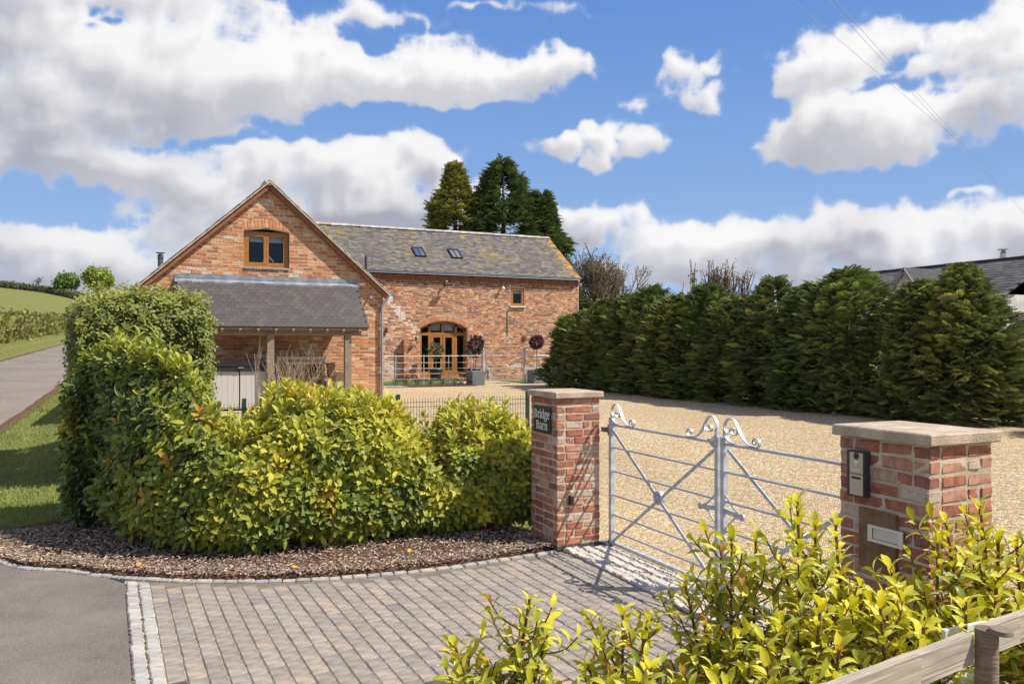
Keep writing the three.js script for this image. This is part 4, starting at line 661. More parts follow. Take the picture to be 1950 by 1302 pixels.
for (const [x, y, side] of [[10.33, 2.58, 'left'], [13.17, 2.60, 'right']]) wallLight('wall_lamp', `black curved wall lamp on the ${side} side of the arched doorway`, 'lamp', x, y, x < 11 ? LW - 0.26 : LW, (o) => { part('back_plate', box(0.06, 0.16, 0.02, 0, 0, 0.01), M.darkGrey, o); part('arm', tube([V3(0, 0.03, 0.02), V3(0, 0.12, 0.08), V3(0, 0.1, 0.17), V3(0, 0.02, 0.19)], 0.012, 14, 6), M.darkGrey, o); part('lamp_shade', cyl(0.03, 0.085, 0.12, 0, -0.03, 0.19, 14, true), M.darkGrey, o); part('bulb', new THREE.SphereGeometry(0.028, 10, 8).translate(0, -0.06, 0.19), M.white, o); });
wallLight('wall_lamp', 'small black wall lamp on the long wall beside the downpipe', 'lamp', 9.10, 2.96, LW, (o) => { part('back_plate', box(0.07, 0.18, 0.03, 0, 0, 0.015), M.darkGrey, o); part('lamp_shade', cyl(0.04, 0.07, 0.18, 0, -0.02, 0.09, 12), M.darkGrey, o); });
wallLight('vent_box', 'small terracotta vent box low on the long wall', 'vent', 15.66, 2.64, LW, (o) => { part('cover', box(0.17, 0.2, 0.07, 0, 0, 0.035), mat(0.30, 0.10, 0.06, 0.7), o); part('louvre', [-0.05, 0, 0.05].map((y) => box(0.14, 0.012, 0.02, 0, y, 0.075)), mat(0.22, 0.08, 0.05, 0.7), o).userData.kind = 'stuff'; });

// ---- store, logs and crate under the lean-to
{
  const s = thing('garden_store', 'pale grey double-door storage box with a black lid under the lean-to', 'storage box', [1.80, Y0, -19.35]);
  const g = mat(0.50, 0.485, 0.46, 0.6), D = 0.55;
  part('body', [box(1.3, 0.86, 0.04, 0, 0.45, -D / 2), box(0.04, 0.86, D, -0.65, 0.45, 0), box(0.04, 0.86, D, 0.65, 0.45, 0), box(1.3, 0.04, D, 0, 0.05, 0)], M.darkGrey, s);
  for (const q of [-1, 1]) { const d = grp('door', s); for (let i = 0; i < 5; i++) part('board', chamfer(0.122, 0.86, 0.025, 0.003, 0).translate(q * (0.322) + (i - 2) * 0.124, 0.47, D / 2 + 0.01), g, d); }
  part('lid', [box(1.36, 0.12, D + 0.1, 0, 0.965, 0.02), box(1.40, 0.07, D + 0.14, 0, 1.06, 0.02)], M.black, s); part('lid_handle', box(0.12, 0.018, 0.02, 0.02, 0.985, D / 2 + 0.10), M.steel, s);
  for (const x of [-0.67, 0.67]) part('corner_post', box(0.05, 0.92, 0.05, x, 0.46, D / 2 + 0.0), M.darkGrey, s);
  const l = thing('log_store', 'timber log rack stacked with split firewood under the lean-to', 'log stack', [3.25, Y0, -19.5]), r = rngOf(81);
  part('top_rail', box(1.16, 0.075, 0.07, -0.02, 1.19, 0.22), M.palePine, l); part('lower_rail', box(0.9, 0.06, 0.05, 0.1, 1.07, 0.20), M.palePine, l);
  for (const x of [-0.56, 0.50]) part('upright', box(0.07, 1.2, 0.07, x, 0.6, 0.2), M.greyOak, l);
  const ends = [[0.42, 0.27, 0.14], [0.34, 0.2, 0.10], [0.50, 0.34, 0.18], [0.28, 0.15, 0.08], [0.20, 0.12, 0.08]].map((c) => mat(...c, 0.9, { map: rep(woodTex, 0.3) }));
  for (let j = 0; j < 11; j++) for (let i = 0; i < 9; i++) { const rad = 0.045 + 0.028 * r(), sides = 3 + Math.floor(r() * 4), g2 = new THREE.CylinderGeometry(rad, rad, 0.32, sides).rotateX(Math.PI / 2), m = part('log', g2, ends[Math.floor(r() * 5)], l); m.position.set(-0.48 + i * 0.118 + (j % 2) * 0.05 + (r() - 0.5) * 0.02, 0.08 + j * 0.092 + (r() - 0.5) * 0.02, 0.02 + (r() - 0.5) * 0.1); m.rotation.z = r() * 6; }
  const c = thing('split_log', 'large split log leaning on top of the firewood blocks near the right post', 'log', [3.98, 1.66, -19.45]); part('wood', chamfer(0.22, 0.34, 0.2, 0.02, 0.03, r), ends[2], c); c.rotation.z = 0.12;
  const c3 = thing('wood_block', 'dark sawn block beside the leaning split log', 'log', [4.14, 1.50, -19.42]); part('wood', chamfer(0.22, 0.24, 0.22, 0.01, 0.02, r), ends[3], c3); c3.rotation.y = 0.3;
  const c2 = thing('wooden_crate', 'upturned wooden crate holding up the split logs', 'crate', [4.02, Y0, -19.45]);
  for (let i = 0; i < 5; i++) part('slat', box(0.42, 0.1, 0.02, 0, 0.07 + i * 0.125, 0.2), i === 4 ? M.palePine : ends[i % 3], c2); for (const x of [-0.2, 0.2]) part('side', box(0.02, 0.6, 0.38, x, 0.32, 0), ends[0], c2);
}

// ---------------------------------------------------------------- leaves and shoots
function leafGeo(len, wid, fold, curl, n = 4) {           // a folded, curved leaf growing along +y, its upper side to +z
  const pos = [], uv = [], idx = [];
  for (let i = 0; i <= n; i++) { const t = i / n, w = wid * 0.5 * Math.pow(Math.sin(Math.PI * Math.pow(t * 0.95 + 0.03, 1.18)), 0.95) * (i === n ? 0.15 : 1), y = len * Math.sin(t * curl) / Math.max(0.01, curl), z = -len * (1 - Math.cos(t * curl)) / Math.max(0.01, curl);
    for (const s of [-1, 0, 1]) { pos.push(s * w, y, z + Math.abs(s) * w * fold); uv.push(s * 0.5 + 0.5, t); } }
  for (let i = 0; i < n; i++) for (let k = 0; k < 2; k++) { const a = i * 3 + k; idx.push(a, a + 1, a + 4, a, a + 4, a + 3); }
  const g = new THREE.BufferGeometry(); g.setAttribute('position', new THREE.Float32BufferAttribute(pos, 3)); g.setAttribute('uv', new THREE.Float32BufferAttribute(uv, 2)); g.setIndex(idx); g.computeVertexNormals(); return g;
}
function leafMatrix(p, axis, ang, tilt, s, r) {           // leaf at p on a stem along `axis`, turned `ang` about it, leaning out by `tilt`
  const q = new THREE.Quaternion().setFromUnitVectors(V3(0, 1, 0), axis).multiply(new THREE.Quaternion().setFromAxisAngle(V3(0, 1, 0), ang)).multiply(new THREE.Quaternion().setFromAxisAngle(V3(1, 0, 0), -tilt)).multiply(new THREE.Quaternion().setFromAxisAngle(V3(0, 1, 0), (r() - 0.5) * 0.7));
  return new THREE.Matrix4().compose(p, q, V3(s, s, s));
}
function shootGeo(seed, n, len, leafLen, leafWid, t0, t1) {  // a stem with leaves in a spiral, the last ones nearly upright
  const r = rngOf(seed), L = [0, 1, 2].map((k) => leafGeo(leafLen * (0.85 + 0.15 * k), leafWid, 0.35, 0.5 + 0.5 * r())), out = [];
  for (let i = 0; i < n; i++) { const t = (i + 0.3) / n, g = L[i % 3].clone(); g.applyMatrix4(leafMatrix(V3(0, len * t, 0), V3(0, 1, 0), i * 2.4 + r() * 0.5, lerp(t0, t1, t) + (r() - 0.5) * 0.4, 0.75 + 0.35 * Math.sin(Math.PI * (0.25 + 0.6 * t)), r)); out.push(g.toNonIndexed()); }
  out.push(new THREE.CylinderGeometry(0.0018, 0.004, len, 4).translate(0, len / 2, 0).toNonIndexed()); return mergeGeometries(out, false);
}
const leafWhite = leafMat(1, 1, 1);
const mixc = (a, b, t) => lin(lerp(a[0], b[0], t), lerp(a[1], b[1], t), lerp(a[2], b[2], t));

// ---- laurel hedge from the far pillar round to the verge
{
  const HU = [[-0.8, 1.75], [-0.6, 1.95], [-0.4, 2.02], [0.05, 1.92], [0.32, 1.68], [0.5, 1.36], [0.68, 1.05], [1.0, 0.98], [1.2, 1.15], [1.42, 1.5], [1.6, 1.48], [1.95, 1.3], [2.3, 1.42], [2.7, 1.1], [2.95, 0.78], [3.2, 0.76], [3.45, 1.08], [3.75, 1.14], [3.95, 1.12], [4.15, 1.04], [4.4, 0.8]];
  const interp = (T0, x) => { if (x <= T0[0][0]) return T0[0][1]; for (let i = 1; i < T0.length; i++) if (x <= T0[i][0]) return lerp(T0[i - 1][1], T0[i][1], (x - T0[i - 1][0]) / (T0[i][0] - T0[i - 1][0])); return T0[T0.length - 1][1]; };
  const FR = [[-0.8, 11.0], [-0.6, 10.4], [-0.3, 9.6], [0.04, 9.12], [0.5, 8.8], [0.94, 8.62], [1.9, 8.6], [2.9, 8.66], [3.95, 8.62], [4.4, 8.66]], BK = [[-0.8, 11.3], [0.6, 11.2], [0.9, 10.6], [4, 10.0]];
  const H = (x, w) => 0.34 * (fbm(x * 2.6 + 3, w * 2.2, 3) - 0.5) + interp(HU, x + 0.1 * (fbm(w * 2, x * 2, 2) - 0.5)) * (1 - 0.10 * smooth(0.2, -0.1, (w - interp(FR, x)) / 0.5)) + T(x, w) * 0.25;
  const hedge = thing('laurel_hedge', 'glossy yellow-green laurel hedge curving from the far gate pillar to the grass verge', 'hedge', [0, 0, 0]);
  const r = rngOf(2024), G = [1, 2, 3, 4].map((k) => shootGeo(k, 9, 0.15, 0.105, 0.046, 1.25, 0.45)), U = [5, 6, 7].map((k) => shootGeo(k, 12, 0.26, 0.10, 0.042, 1.0, 0.3)), lists = G.map(() => []), cols = G.map(() => []), ul = U.map(() => []), uc = U.map(() => []);
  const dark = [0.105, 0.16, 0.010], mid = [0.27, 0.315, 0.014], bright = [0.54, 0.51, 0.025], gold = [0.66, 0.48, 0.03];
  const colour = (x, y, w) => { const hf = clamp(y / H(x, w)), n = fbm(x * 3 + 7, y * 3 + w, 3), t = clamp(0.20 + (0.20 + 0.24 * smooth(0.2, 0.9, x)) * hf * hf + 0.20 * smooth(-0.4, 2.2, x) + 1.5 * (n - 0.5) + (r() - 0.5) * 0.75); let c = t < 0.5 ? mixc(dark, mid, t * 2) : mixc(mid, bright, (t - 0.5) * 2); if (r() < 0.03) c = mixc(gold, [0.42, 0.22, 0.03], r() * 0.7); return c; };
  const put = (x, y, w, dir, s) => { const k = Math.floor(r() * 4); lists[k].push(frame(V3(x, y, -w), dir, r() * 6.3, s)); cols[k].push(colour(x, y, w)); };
  for (let i = 0; i < 3300; i++) {                        // the clipped front and the end beside the verge
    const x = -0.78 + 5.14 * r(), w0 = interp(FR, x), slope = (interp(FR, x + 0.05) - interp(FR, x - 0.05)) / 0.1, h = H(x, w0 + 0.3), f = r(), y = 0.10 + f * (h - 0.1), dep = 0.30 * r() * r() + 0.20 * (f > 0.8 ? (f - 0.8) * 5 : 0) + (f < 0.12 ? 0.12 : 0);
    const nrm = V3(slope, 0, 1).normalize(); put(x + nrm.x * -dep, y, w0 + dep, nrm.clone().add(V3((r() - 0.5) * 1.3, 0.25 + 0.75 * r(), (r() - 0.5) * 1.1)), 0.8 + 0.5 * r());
  }
  for (let i = 0; i < 900; i++) { const w = 10.4 + 1.0 * r(), x = -0.80 - 0.09 * (w - 10.5) + 0.15 * r(), y = 0.15 + r() * (H(x, w) - 0.2); put(x, y, w, V3(-1, 0.3 + r() * 0.6, (r() - 0.5) * 1.5), 0.8 + 0.5 * r()); }
  for (let i = 0; i < 2300; i++) { const x = -0.8 + 5.15 * r(), a = interp(FR, x), b = interp(BK, x), w = lerp(a + 0.1, b, r()), h = H(x, w); put(x, h - 0.05 - 0.35 * r() * r(), w, V3((r() - 0.5) * 1.3, 1, (r() - 0.3) * 1.2), 0.8 + 0.5 * r()); }
  for (let i = 0; i < 1000; i++) { const x = -0.8 + 4.78 * r(), a = interp(FR, x), w = a + 0.25 + 0.5 * r(), h = H(x, w); put(x, 0.2 + (h - 0.4) * r(), w, V3((r() - 0.5) * 2, 0.5, 1), 1.1); }
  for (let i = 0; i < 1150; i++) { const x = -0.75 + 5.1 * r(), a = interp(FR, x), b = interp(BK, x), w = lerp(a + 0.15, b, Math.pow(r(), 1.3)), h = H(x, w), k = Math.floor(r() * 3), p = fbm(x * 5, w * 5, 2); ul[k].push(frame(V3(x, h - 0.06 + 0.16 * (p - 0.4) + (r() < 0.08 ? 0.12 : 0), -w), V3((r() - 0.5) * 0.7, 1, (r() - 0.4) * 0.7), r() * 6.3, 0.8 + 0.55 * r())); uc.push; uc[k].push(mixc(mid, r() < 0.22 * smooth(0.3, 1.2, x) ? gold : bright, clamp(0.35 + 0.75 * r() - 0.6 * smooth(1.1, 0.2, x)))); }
  G.forEach((g, k) => inst('foliage', g, leafWhite, lists[k], hedge, cols[k])); U.forEach((g, k) => inst('foliage', g, leafWhite, ul[k], hedge, uc[k]));
  const lg = [0, 1, 2].map((k) => leafGeo(0.10 + 0.012 * k, 0.047, 0.3, 0.5 + 0.25 * k)), lm = [dark, mid, mid, bright, bright, gold].map((c) => leafMat(...c));
  for (let i = 0; i < 300; i++) { const x = -0.3 + 4.2 * r(), w0 = interp(FR, x), y = 0.2 + r() * (H(x, w0) - 0.3), m = part('leaf', lg[i % 3], lm[Math.floor(r() * 5 + (y > 1 ? 1 : 0))], hedge); m.applyMatrix4(leafMatrix(V3(x, y, -(w0 - 0.03 - 0.05 * r())), V3((r() - 0.5), 0.5, 1).normalize(), r() * 6.3, 0.9 + r() * 0.6, 1.0 + 0.2 * r(), r)); }
  const stems = []; for (let i = 0; i < 60; i++) { const x = -0.5 + 4.3 * r(), w = interp(FR, x) + 0.3 + 0.3 * r(), h = H(x, w); stems.push(tube([V3(x, T(x, w), -w), V3(x + (r() - 0.5) * 0.2, h * 0.5, -w + (r() - 0.5) * 0.2), V3(x + (r() - 0.5) * 0.4, h * 0.9, -w + (r() - 0.5) * 0.3)], 0.009, 8, 5)); } part('stems', stems, M.redStem, hedge, 'stuff');
}
// ---- clipped small-leaved hedge behind it, along the verge
{
  const hedge = thing('small_leaved_hedge', 'tall rounded small-leaved green hedge beside the verge behind the laurel', 'hedge', [0, 0, 0]), r = rngOf(515);
  const twig = (seed) => { const q = rngOf(seed), out = []; for (let i = 0; i < 16; i++) { const g = leafGeo(0.05, 0.034, 0.2, 0.4, 2); g.applyMatrix4(leafMatrix(V3((q() - 0.5) * 0.05, 0.26 * i / 16, (q() - 0.5) * 0.05), V3(0, 1, 0), i * 2.4, 0.7 + q() * 0.7, 0.8 + 0.5 * q(), q)); out.push(g.toNonIndexed()); } return mergeGeometries(out, false); };
  const G = [31, 32, 33].map(twig), ls = G.map(() => []), cs = G.map(() => []);
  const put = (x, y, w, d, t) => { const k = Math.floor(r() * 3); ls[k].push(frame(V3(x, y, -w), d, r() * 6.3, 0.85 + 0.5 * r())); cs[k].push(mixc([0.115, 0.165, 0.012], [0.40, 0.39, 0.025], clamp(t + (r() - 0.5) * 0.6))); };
  const half = 0.88, cx = (w) => -0.10 - 0.07 * (w - 13), top = (w) => 2.86 + 0.06 * (w - 13) + 0.12 * (fbm(w * 1.5, 2, 2) - 0.5);
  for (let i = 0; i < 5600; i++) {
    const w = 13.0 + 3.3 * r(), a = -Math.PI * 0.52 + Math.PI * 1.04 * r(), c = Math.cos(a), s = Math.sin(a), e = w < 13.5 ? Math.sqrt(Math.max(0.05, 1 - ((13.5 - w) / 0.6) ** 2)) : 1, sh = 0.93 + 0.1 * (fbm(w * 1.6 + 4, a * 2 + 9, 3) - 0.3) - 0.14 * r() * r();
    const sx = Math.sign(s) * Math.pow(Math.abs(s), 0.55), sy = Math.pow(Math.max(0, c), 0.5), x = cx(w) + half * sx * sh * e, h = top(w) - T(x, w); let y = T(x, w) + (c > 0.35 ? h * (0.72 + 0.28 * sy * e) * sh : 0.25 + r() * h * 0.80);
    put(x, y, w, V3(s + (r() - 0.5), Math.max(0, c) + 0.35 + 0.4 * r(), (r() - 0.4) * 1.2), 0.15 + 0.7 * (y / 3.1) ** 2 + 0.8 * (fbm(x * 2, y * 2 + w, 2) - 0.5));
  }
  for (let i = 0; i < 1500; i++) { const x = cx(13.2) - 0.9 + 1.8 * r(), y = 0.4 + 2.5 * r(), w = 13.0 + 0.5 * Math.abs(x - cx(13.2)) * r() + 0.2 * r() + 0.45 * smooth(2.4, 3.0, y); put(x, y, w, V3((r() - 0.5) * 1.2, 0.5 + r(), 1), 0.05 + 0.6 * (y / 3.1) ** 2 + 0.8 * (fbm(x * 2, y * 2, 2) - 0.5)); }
  for (let i = 0; i < 90; i++) { const w = 13.2 + 3 * r(), x = cx(w) + (r() - 0.5) * 1.6; put(x, top(w) + 0.10 * r() - 0.04, w, V3((r() - 0.5) * 0.6, 1, (r() - 0.5) * 0.6), 0.7); }
  G.forEach((g, k) => inst('foliage', g, leafWhite, ls[k], hedge, cs[k]));
  const st = []; for (let i = 0; i < 40; i++) { const w = 13.3 + 2.8 * r(), x = cx(w) + (r() - 0.5) * 1.2; st.push(tube([V3(x, T(x, w), -w), V3(x + (r() - 0.5) * 0.3, 1.4, -w), V3(x + (r() - 0.5) * 0.6, 2.7, -w + (r() - 0.5) * 0.4)], 0.014, 8, 5)); } part('stems', st, M.bark, hedge, 'stuff');
}
// ---- shrubs in the near corner: every leaf is its own mesh
{
  const tips = [[1.39,0.81,3.75],[1.55,0.7,3.7],[1.74,1.04,3.6],[1.82,0.89,3.55],[2.01,0.7,3.5],[2.2,0.95,3.45],[2.32,0.91,3.4],[2.5,0.67,3.35],[2.55,1.09,3.4],[2.71,1.11,3.35],[2.78,1.33,3.3],[2.9,1.33,3.25],[2.8,1.11,3.2],[2.99,1.18,3.15],[2.99,1.53,3.05],[3.11,1.41,3.05],[3.2,1.42,3.0],[3.19,1.16,2.95],[3.27,1.11,2.9],[3.42,1.2,2.85],[3.54,1.1,2.8],[3.64,1.35,2.75],[3.7,1.42,2.75],[3.83,1.3,2.7],[3.89,1.5,2.7],[3.96,1.34,2.65],[4.03,1.33,2.6],[4.11,1.19,2.6],[3.8,1.18,2.55],[3.05,1.15,2.6],[2.84,1.11,2.75],[2.7,1.02,2.85],[2.55,0.92,3.0],[2.2,0.76,3.2],[2.52,0.94,3.2],[2.47,0.91,2.7],[3.36,1.16,2.4],[3.75,1.09,2.4],[3.15,1.06,2.45],[1.69,0.69,3.55],[2.8,0.97,2.6],[4.35,1.26,2.6],[4.57,1.04,2.6],[1.88,0.65,3.3]];
  const plants = [[1.62, 3.62], [2.18, 3.38], [2.72, 3.16], [3.10, 2.92], [3.52, 2.74], [3.92, 2.60], [2.74, 2.72], [4.42, 2.62], [2.02, 3.12], [2.42, 2.98], [3.15, 2.55], [3.45, 2.46], [3.86, 2.42], [2.86, 2.92], [3.32, 2.72], [3.74, 2.66], [4.10, 2.52]];
  [[2.0,0.72,3.12],[2.1,0.66,3.0],[1.9,0.62,3.25],[2.25,0.74,2.95],[2.4,0.80,2.98],[2.5,0.84,2.85],[2.35,0.66,3.1],[2.6,0.82,2.9],[3.1,0.95,2.55],[3.2,0.88,2.6],[3.0,0.84,2.5],[3.25,1.0,2.68],[3.4,0.98,2.46],[3.5,1.04,2.5],[3.55,0.9,2.4],[3.6,1.05,2.58],[3.8,0.98,2.42],[3.92,1.02,2.46],[4.0,1.08,2.5],[3.88,0.86,2.36],[2.8,0.95,2.92],[2.92,1.05,2.95],[2.86,0.85,2.85],[2.75,0.78,3.0],[3.3,0.98,2.72],[3.38,1.08,2.75],[3.25,0.85,2.66],[3.42,0.9,2.68],[3.7,1.12,2.66],[3.8,1.0,2.68],[3.66,0.92,2.6],[3.76,1.2,2.72],[4.1,1.16,2.52],[4.18,1.04,2.5],[4.05,0.95,2.46],[4.2,1.26,2.56]].forEach((t) => tips.push(t));
  const look = ['low yellow-leaved laurel shoots at the left end of the near row', 'yellow laurel shrub of short shoots, second from the left in the near row', 'yellow laurel shrub before the meeting of the two gate leaves', 'tall yellow laurel shrub just left of the near pillar, above the rail', 'yellow laurel shrub below the letter plate in front of the near pillar', 'tall yellow laurel shrub in front of the lit side of the near pillar', 'yellow laurel shrub low behind the left part of the timber rail', 'yellow laurel shrub beyond the fence post at the right edge', 'low yellow laurel shoots at the bottom edge near the paving', 'low yellow laurel growth before the middle of the gates, lowest in the picture', 'low yellow laurel growth behind the middle of the timber rail', 'low yellow laurel growth just left of the fence post, behind the rail', 'low yellow laurel growth directly behind the fence post', 'inner yellow laurel shrub before the near pillar and left of its stone panel', 'inner yellow laurel shrub hiding the foot of the near pillar', 'inner yellow laurel shrub at the near corner of the near pillar', 'inner yellow laurel shrub above the rail just left of the fence post'];
  const r = rngOf(909), lg = [0, 1, 2, 3, 4, 5].map((k) => leafGeo(0.086 + 0.007 * k, 0.036 + 0.004 * (k % 3), 0.26 + 0.2 * (k % 2), 0.3 + 0.3 * (k % 4)));
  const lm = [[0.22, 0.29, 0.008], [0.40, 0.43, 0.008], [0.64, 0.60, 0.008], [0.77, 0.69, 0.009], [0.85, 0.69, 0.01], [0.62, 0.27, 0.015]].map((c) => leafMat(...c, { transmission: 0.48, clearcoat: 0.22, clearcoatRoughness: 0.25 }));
  const whiteShrub = leafMat(1, 1, 1, { transmission: 0.48, clearcoat: 0.22, clearcoatRoughness: 0.25 });
  const byPlant = plants.map(() => []); tips.forEach((t) => { let b = 0, d = 9; plants.forEach((p, i) => { const q = Math.hypot(p[0] - t[0], p[1] - t[2]); if (q < d) { d = q; b = i; } }); byPlant[b].push(t); });
  plants.forEach(([bx, bw], pi) => {
    const o = thing('laurel_shrub', look[pi], 'shrub', [bx, 0, -bw], 'laurel shrubs in the near corner'), wood = [], more = [], moreC = []; let n = 0; const maxN = 560;
    const leaves = (curve, t0, t1, gap, s0, topTone) => {
      const L = curve.getLength(), m = Math.max(3, Math.round(L * (t1 - t0) / gap));
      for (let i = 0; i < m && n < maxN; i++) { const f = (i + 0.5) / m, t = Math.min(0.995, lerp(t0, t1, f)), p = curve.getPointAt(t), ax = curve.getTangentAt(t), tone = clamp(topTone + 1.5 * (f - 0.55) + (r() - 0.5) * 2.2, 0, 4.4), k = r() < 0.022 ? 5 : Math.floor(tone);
        const lmx = leafMatrix(p, ax, i * 2.4 + r() * 0.6, lerp(1.15, 0.30, Math.pow(f, 1.1)) + (r() - 0.5) * 0.35, s0 * (0.72 + 0.34 * Math.sin(Math.PI * (0.2 + 0.62 * f))), r); n++;
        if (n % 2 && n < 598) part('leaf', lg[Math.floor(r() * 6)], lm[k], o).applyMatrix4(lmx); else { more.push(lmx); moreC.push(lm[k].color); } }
    };
    const mine = byPlant[pi], per = maxN / Math.max(1, mine.length);
    mine.forEach(([x, y, w], k) => {
      const tip = V3(x - bx, y - 0.085, -(w - bw)), base = V3((r() - 0.5) * 0.12, 0, (r() - 0.5) * 0.12), mid = base.clone().lerp(tip, 0.5).add(V3((r() - 0.5) * 0.07, 0, (r() - 0.5) * 0.07)), c = new THREE.CatmullRomCurve3([base, V3(lerp(base.x, mid.x, 0.4), mid.y * 0.5, lerp(base.z, mid.z, 0.4)), mid, tip]);
      wood.push(new THREE.TubeGeometry(c, 10, 0.0075, 6)); const goal = n + per;
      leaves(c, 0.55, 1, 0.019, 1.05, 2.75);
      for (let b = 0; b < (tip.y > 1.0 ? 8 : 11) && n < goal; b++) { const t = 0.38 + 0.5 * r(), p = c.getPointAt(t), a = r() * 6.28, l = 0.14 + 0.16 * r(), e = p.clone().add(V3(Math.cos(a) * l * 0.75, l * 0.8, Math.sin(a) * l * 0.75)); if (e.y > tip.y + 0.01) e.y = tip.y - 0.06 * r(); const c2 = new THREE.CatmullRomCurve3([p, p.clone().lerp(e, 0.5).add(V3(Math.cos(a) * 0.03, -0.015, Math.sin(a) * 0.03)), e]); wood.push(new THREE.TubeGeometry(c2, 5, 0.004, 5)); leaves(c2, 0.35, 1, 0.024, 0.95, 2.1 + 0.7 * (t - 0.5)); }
    });
    part('stems', wood, M.redStem, o); if (more.length) inst('leaves', lg[3], whiteShrub, more, o, moreC);
  });
}

// ---------------------------------------------------------------- conifers
function sprayGeo(seed, n = 9, droop = 0.25) {              // a flat, feathery frond along +y
  const r = rngOf(seed), pos = [], tri = (a, b, c) => { for (const q of [a, b, c]) pos.push(...q); }, at = (t) => [0, t, -droop * t * t];
  for (let i = 0; i < n; i++) {
    const t = 0.08 + 0.86 * i / n, l = (0.46 * (1 - t) + 0.10) * (0.8 + 0.4 * r()), [, y, z] = at(t);
    for (const s of [-1, 1]) { const a = 0.75 + 0.25 * r(), ex = s * Math.sin(a) * l, ey = y + Math.cos(a) * l, ez = z - 0.25 * l * l - 0.06 * r(), w = 0.045; tri([0, y - 0.02, z], [s * l * 0.45 + 0.0, y + l * 0.25, z - 0.03], [ex, ey, ez]); tri([0, y, z], [ex, ey, ez], [s * l * 0.30, y + l * 0.55, z + 0.03 - 0.02 * r()]);
      for (let k = 1; k <= 2; k++) { const f = k / 3, bx = ex * f, by = lerp(y, ey, f), bz = lerp(z, ez, f), m = l * 0.34 * (1 - 0.3 * k / 2); tri([bx, by, bz], [bx + s * m * 0.95, by + m * 0.15, bz - 0.03], [bx + s * m * 0.35, by + m * 0.40, bz]); tri([bx, by, bz], [bx + s * m * 0.1, by + m, bz - 0.02], [bx + s * m * 0.42, by + m * 0.5, bz + 0.02]); } }
  }
  tri([-0.02, 0.8, -droop * 0.64], [0.02, 0.8, -droop * 0.64], [0, 1.04, -droop]);
  const g = new THREE.BufferGeometry(); g.setAttribute('position', new THREE.Float32BufferAttribute(pos, 3)); g.computeVertexNormals(); return metricUV(g);
}
const sprays = [0, 1, 2, 3].map((k) => sprayGeo(700 + k, 8, 0.1 + 0.12 * k)), needle = leafMat(1, 1, 1, { transmission: 0.22, clearcoat: 0.15, roughness: 0.95 });
function conifer(o, { h, rad, n, size, seed, dark, tip, shape, low = 0.0, trunk = 0.12, up = 0.45, wob = 0.25, gap = 0 }) {
  const r = rngOf(seed), ls = sprays.map(() => []), cs = sprays.map(() => []), ph = r() * 20;
  for (let i = 0; i < n; i++) {
    const t = low + (1 - low) * Math.pow(r(), 0.9), a = r() * Math.PI * 2, lump = 1 + wob * 2 * (fbm(a * 1.6 + ph, t * h * 0.9 + ph, 3) - 0.5); if (gap && fbm(a * 1.2 + ph, t * h * 0.8 + 50, 2) < gap) continue;
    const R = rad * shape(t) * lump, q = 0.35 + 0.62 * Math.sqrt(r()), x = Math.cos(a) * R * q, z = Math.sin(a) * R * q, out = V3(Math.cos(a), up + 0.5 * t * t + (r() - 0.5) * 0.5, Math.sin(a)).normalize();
    const q2 = new THREE.Quaternion().setFromUnitVectors(V3(0, 1, 0), out), side = V3(0, 0, 1).applyQuaternion(q2); const roll = Math.atan2(V3(1, 0, 0).applyQuaternion(q2).y, side.y);   // frond's upper face towards the sky
    const k = Math.floor(r() * 4); ls[k].push(frame(V3(x, t * h * (1 - 0.06 * r()), z), out, roll + (r() - 0.5) * 1.4, size * (0.7 + 0.6 * r()) * (0.6 + 0.4 * shape(t) + 0.1)));
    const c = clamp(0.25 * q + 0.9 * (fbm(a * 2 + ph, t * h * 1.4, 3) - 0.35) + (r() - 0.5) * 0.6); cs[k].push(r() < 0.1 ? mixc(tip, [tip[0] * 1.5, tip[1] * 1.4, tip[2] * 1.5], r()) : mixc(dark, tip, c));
  }
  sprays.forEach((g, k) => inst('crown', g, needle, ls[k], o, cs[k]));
  const limbs = [new THREE.CylinderGeometry(trunk * 0.15, trunk, h * 0.93, 9, 1).translate(0, h * 0.465, 0)]; for (let i = 0; i < 12; i++) { const t = 0.08 + 0.8 * r(), a = r() * 6.28, l = rad * shape(t) * 0.75; limbs.push(bar(V3(0, t * h, 0), V3(Math.cos(a) * l, t * h + l * 0.3, Math.sin(a) * l), trunk * 0.16 * (1.1 - t), 5)); }
  part('trunk', limbs, M.bark, o);
}
const column = (t, e = 3.2) => Math.pow(Math.max(0, 1 - Math.pow(t, e)), 0.68) * (0.86 + 0.14 * Math.sin(t * 3)) * (t < 0.06 ? 0.75 + 4 * t : 1);
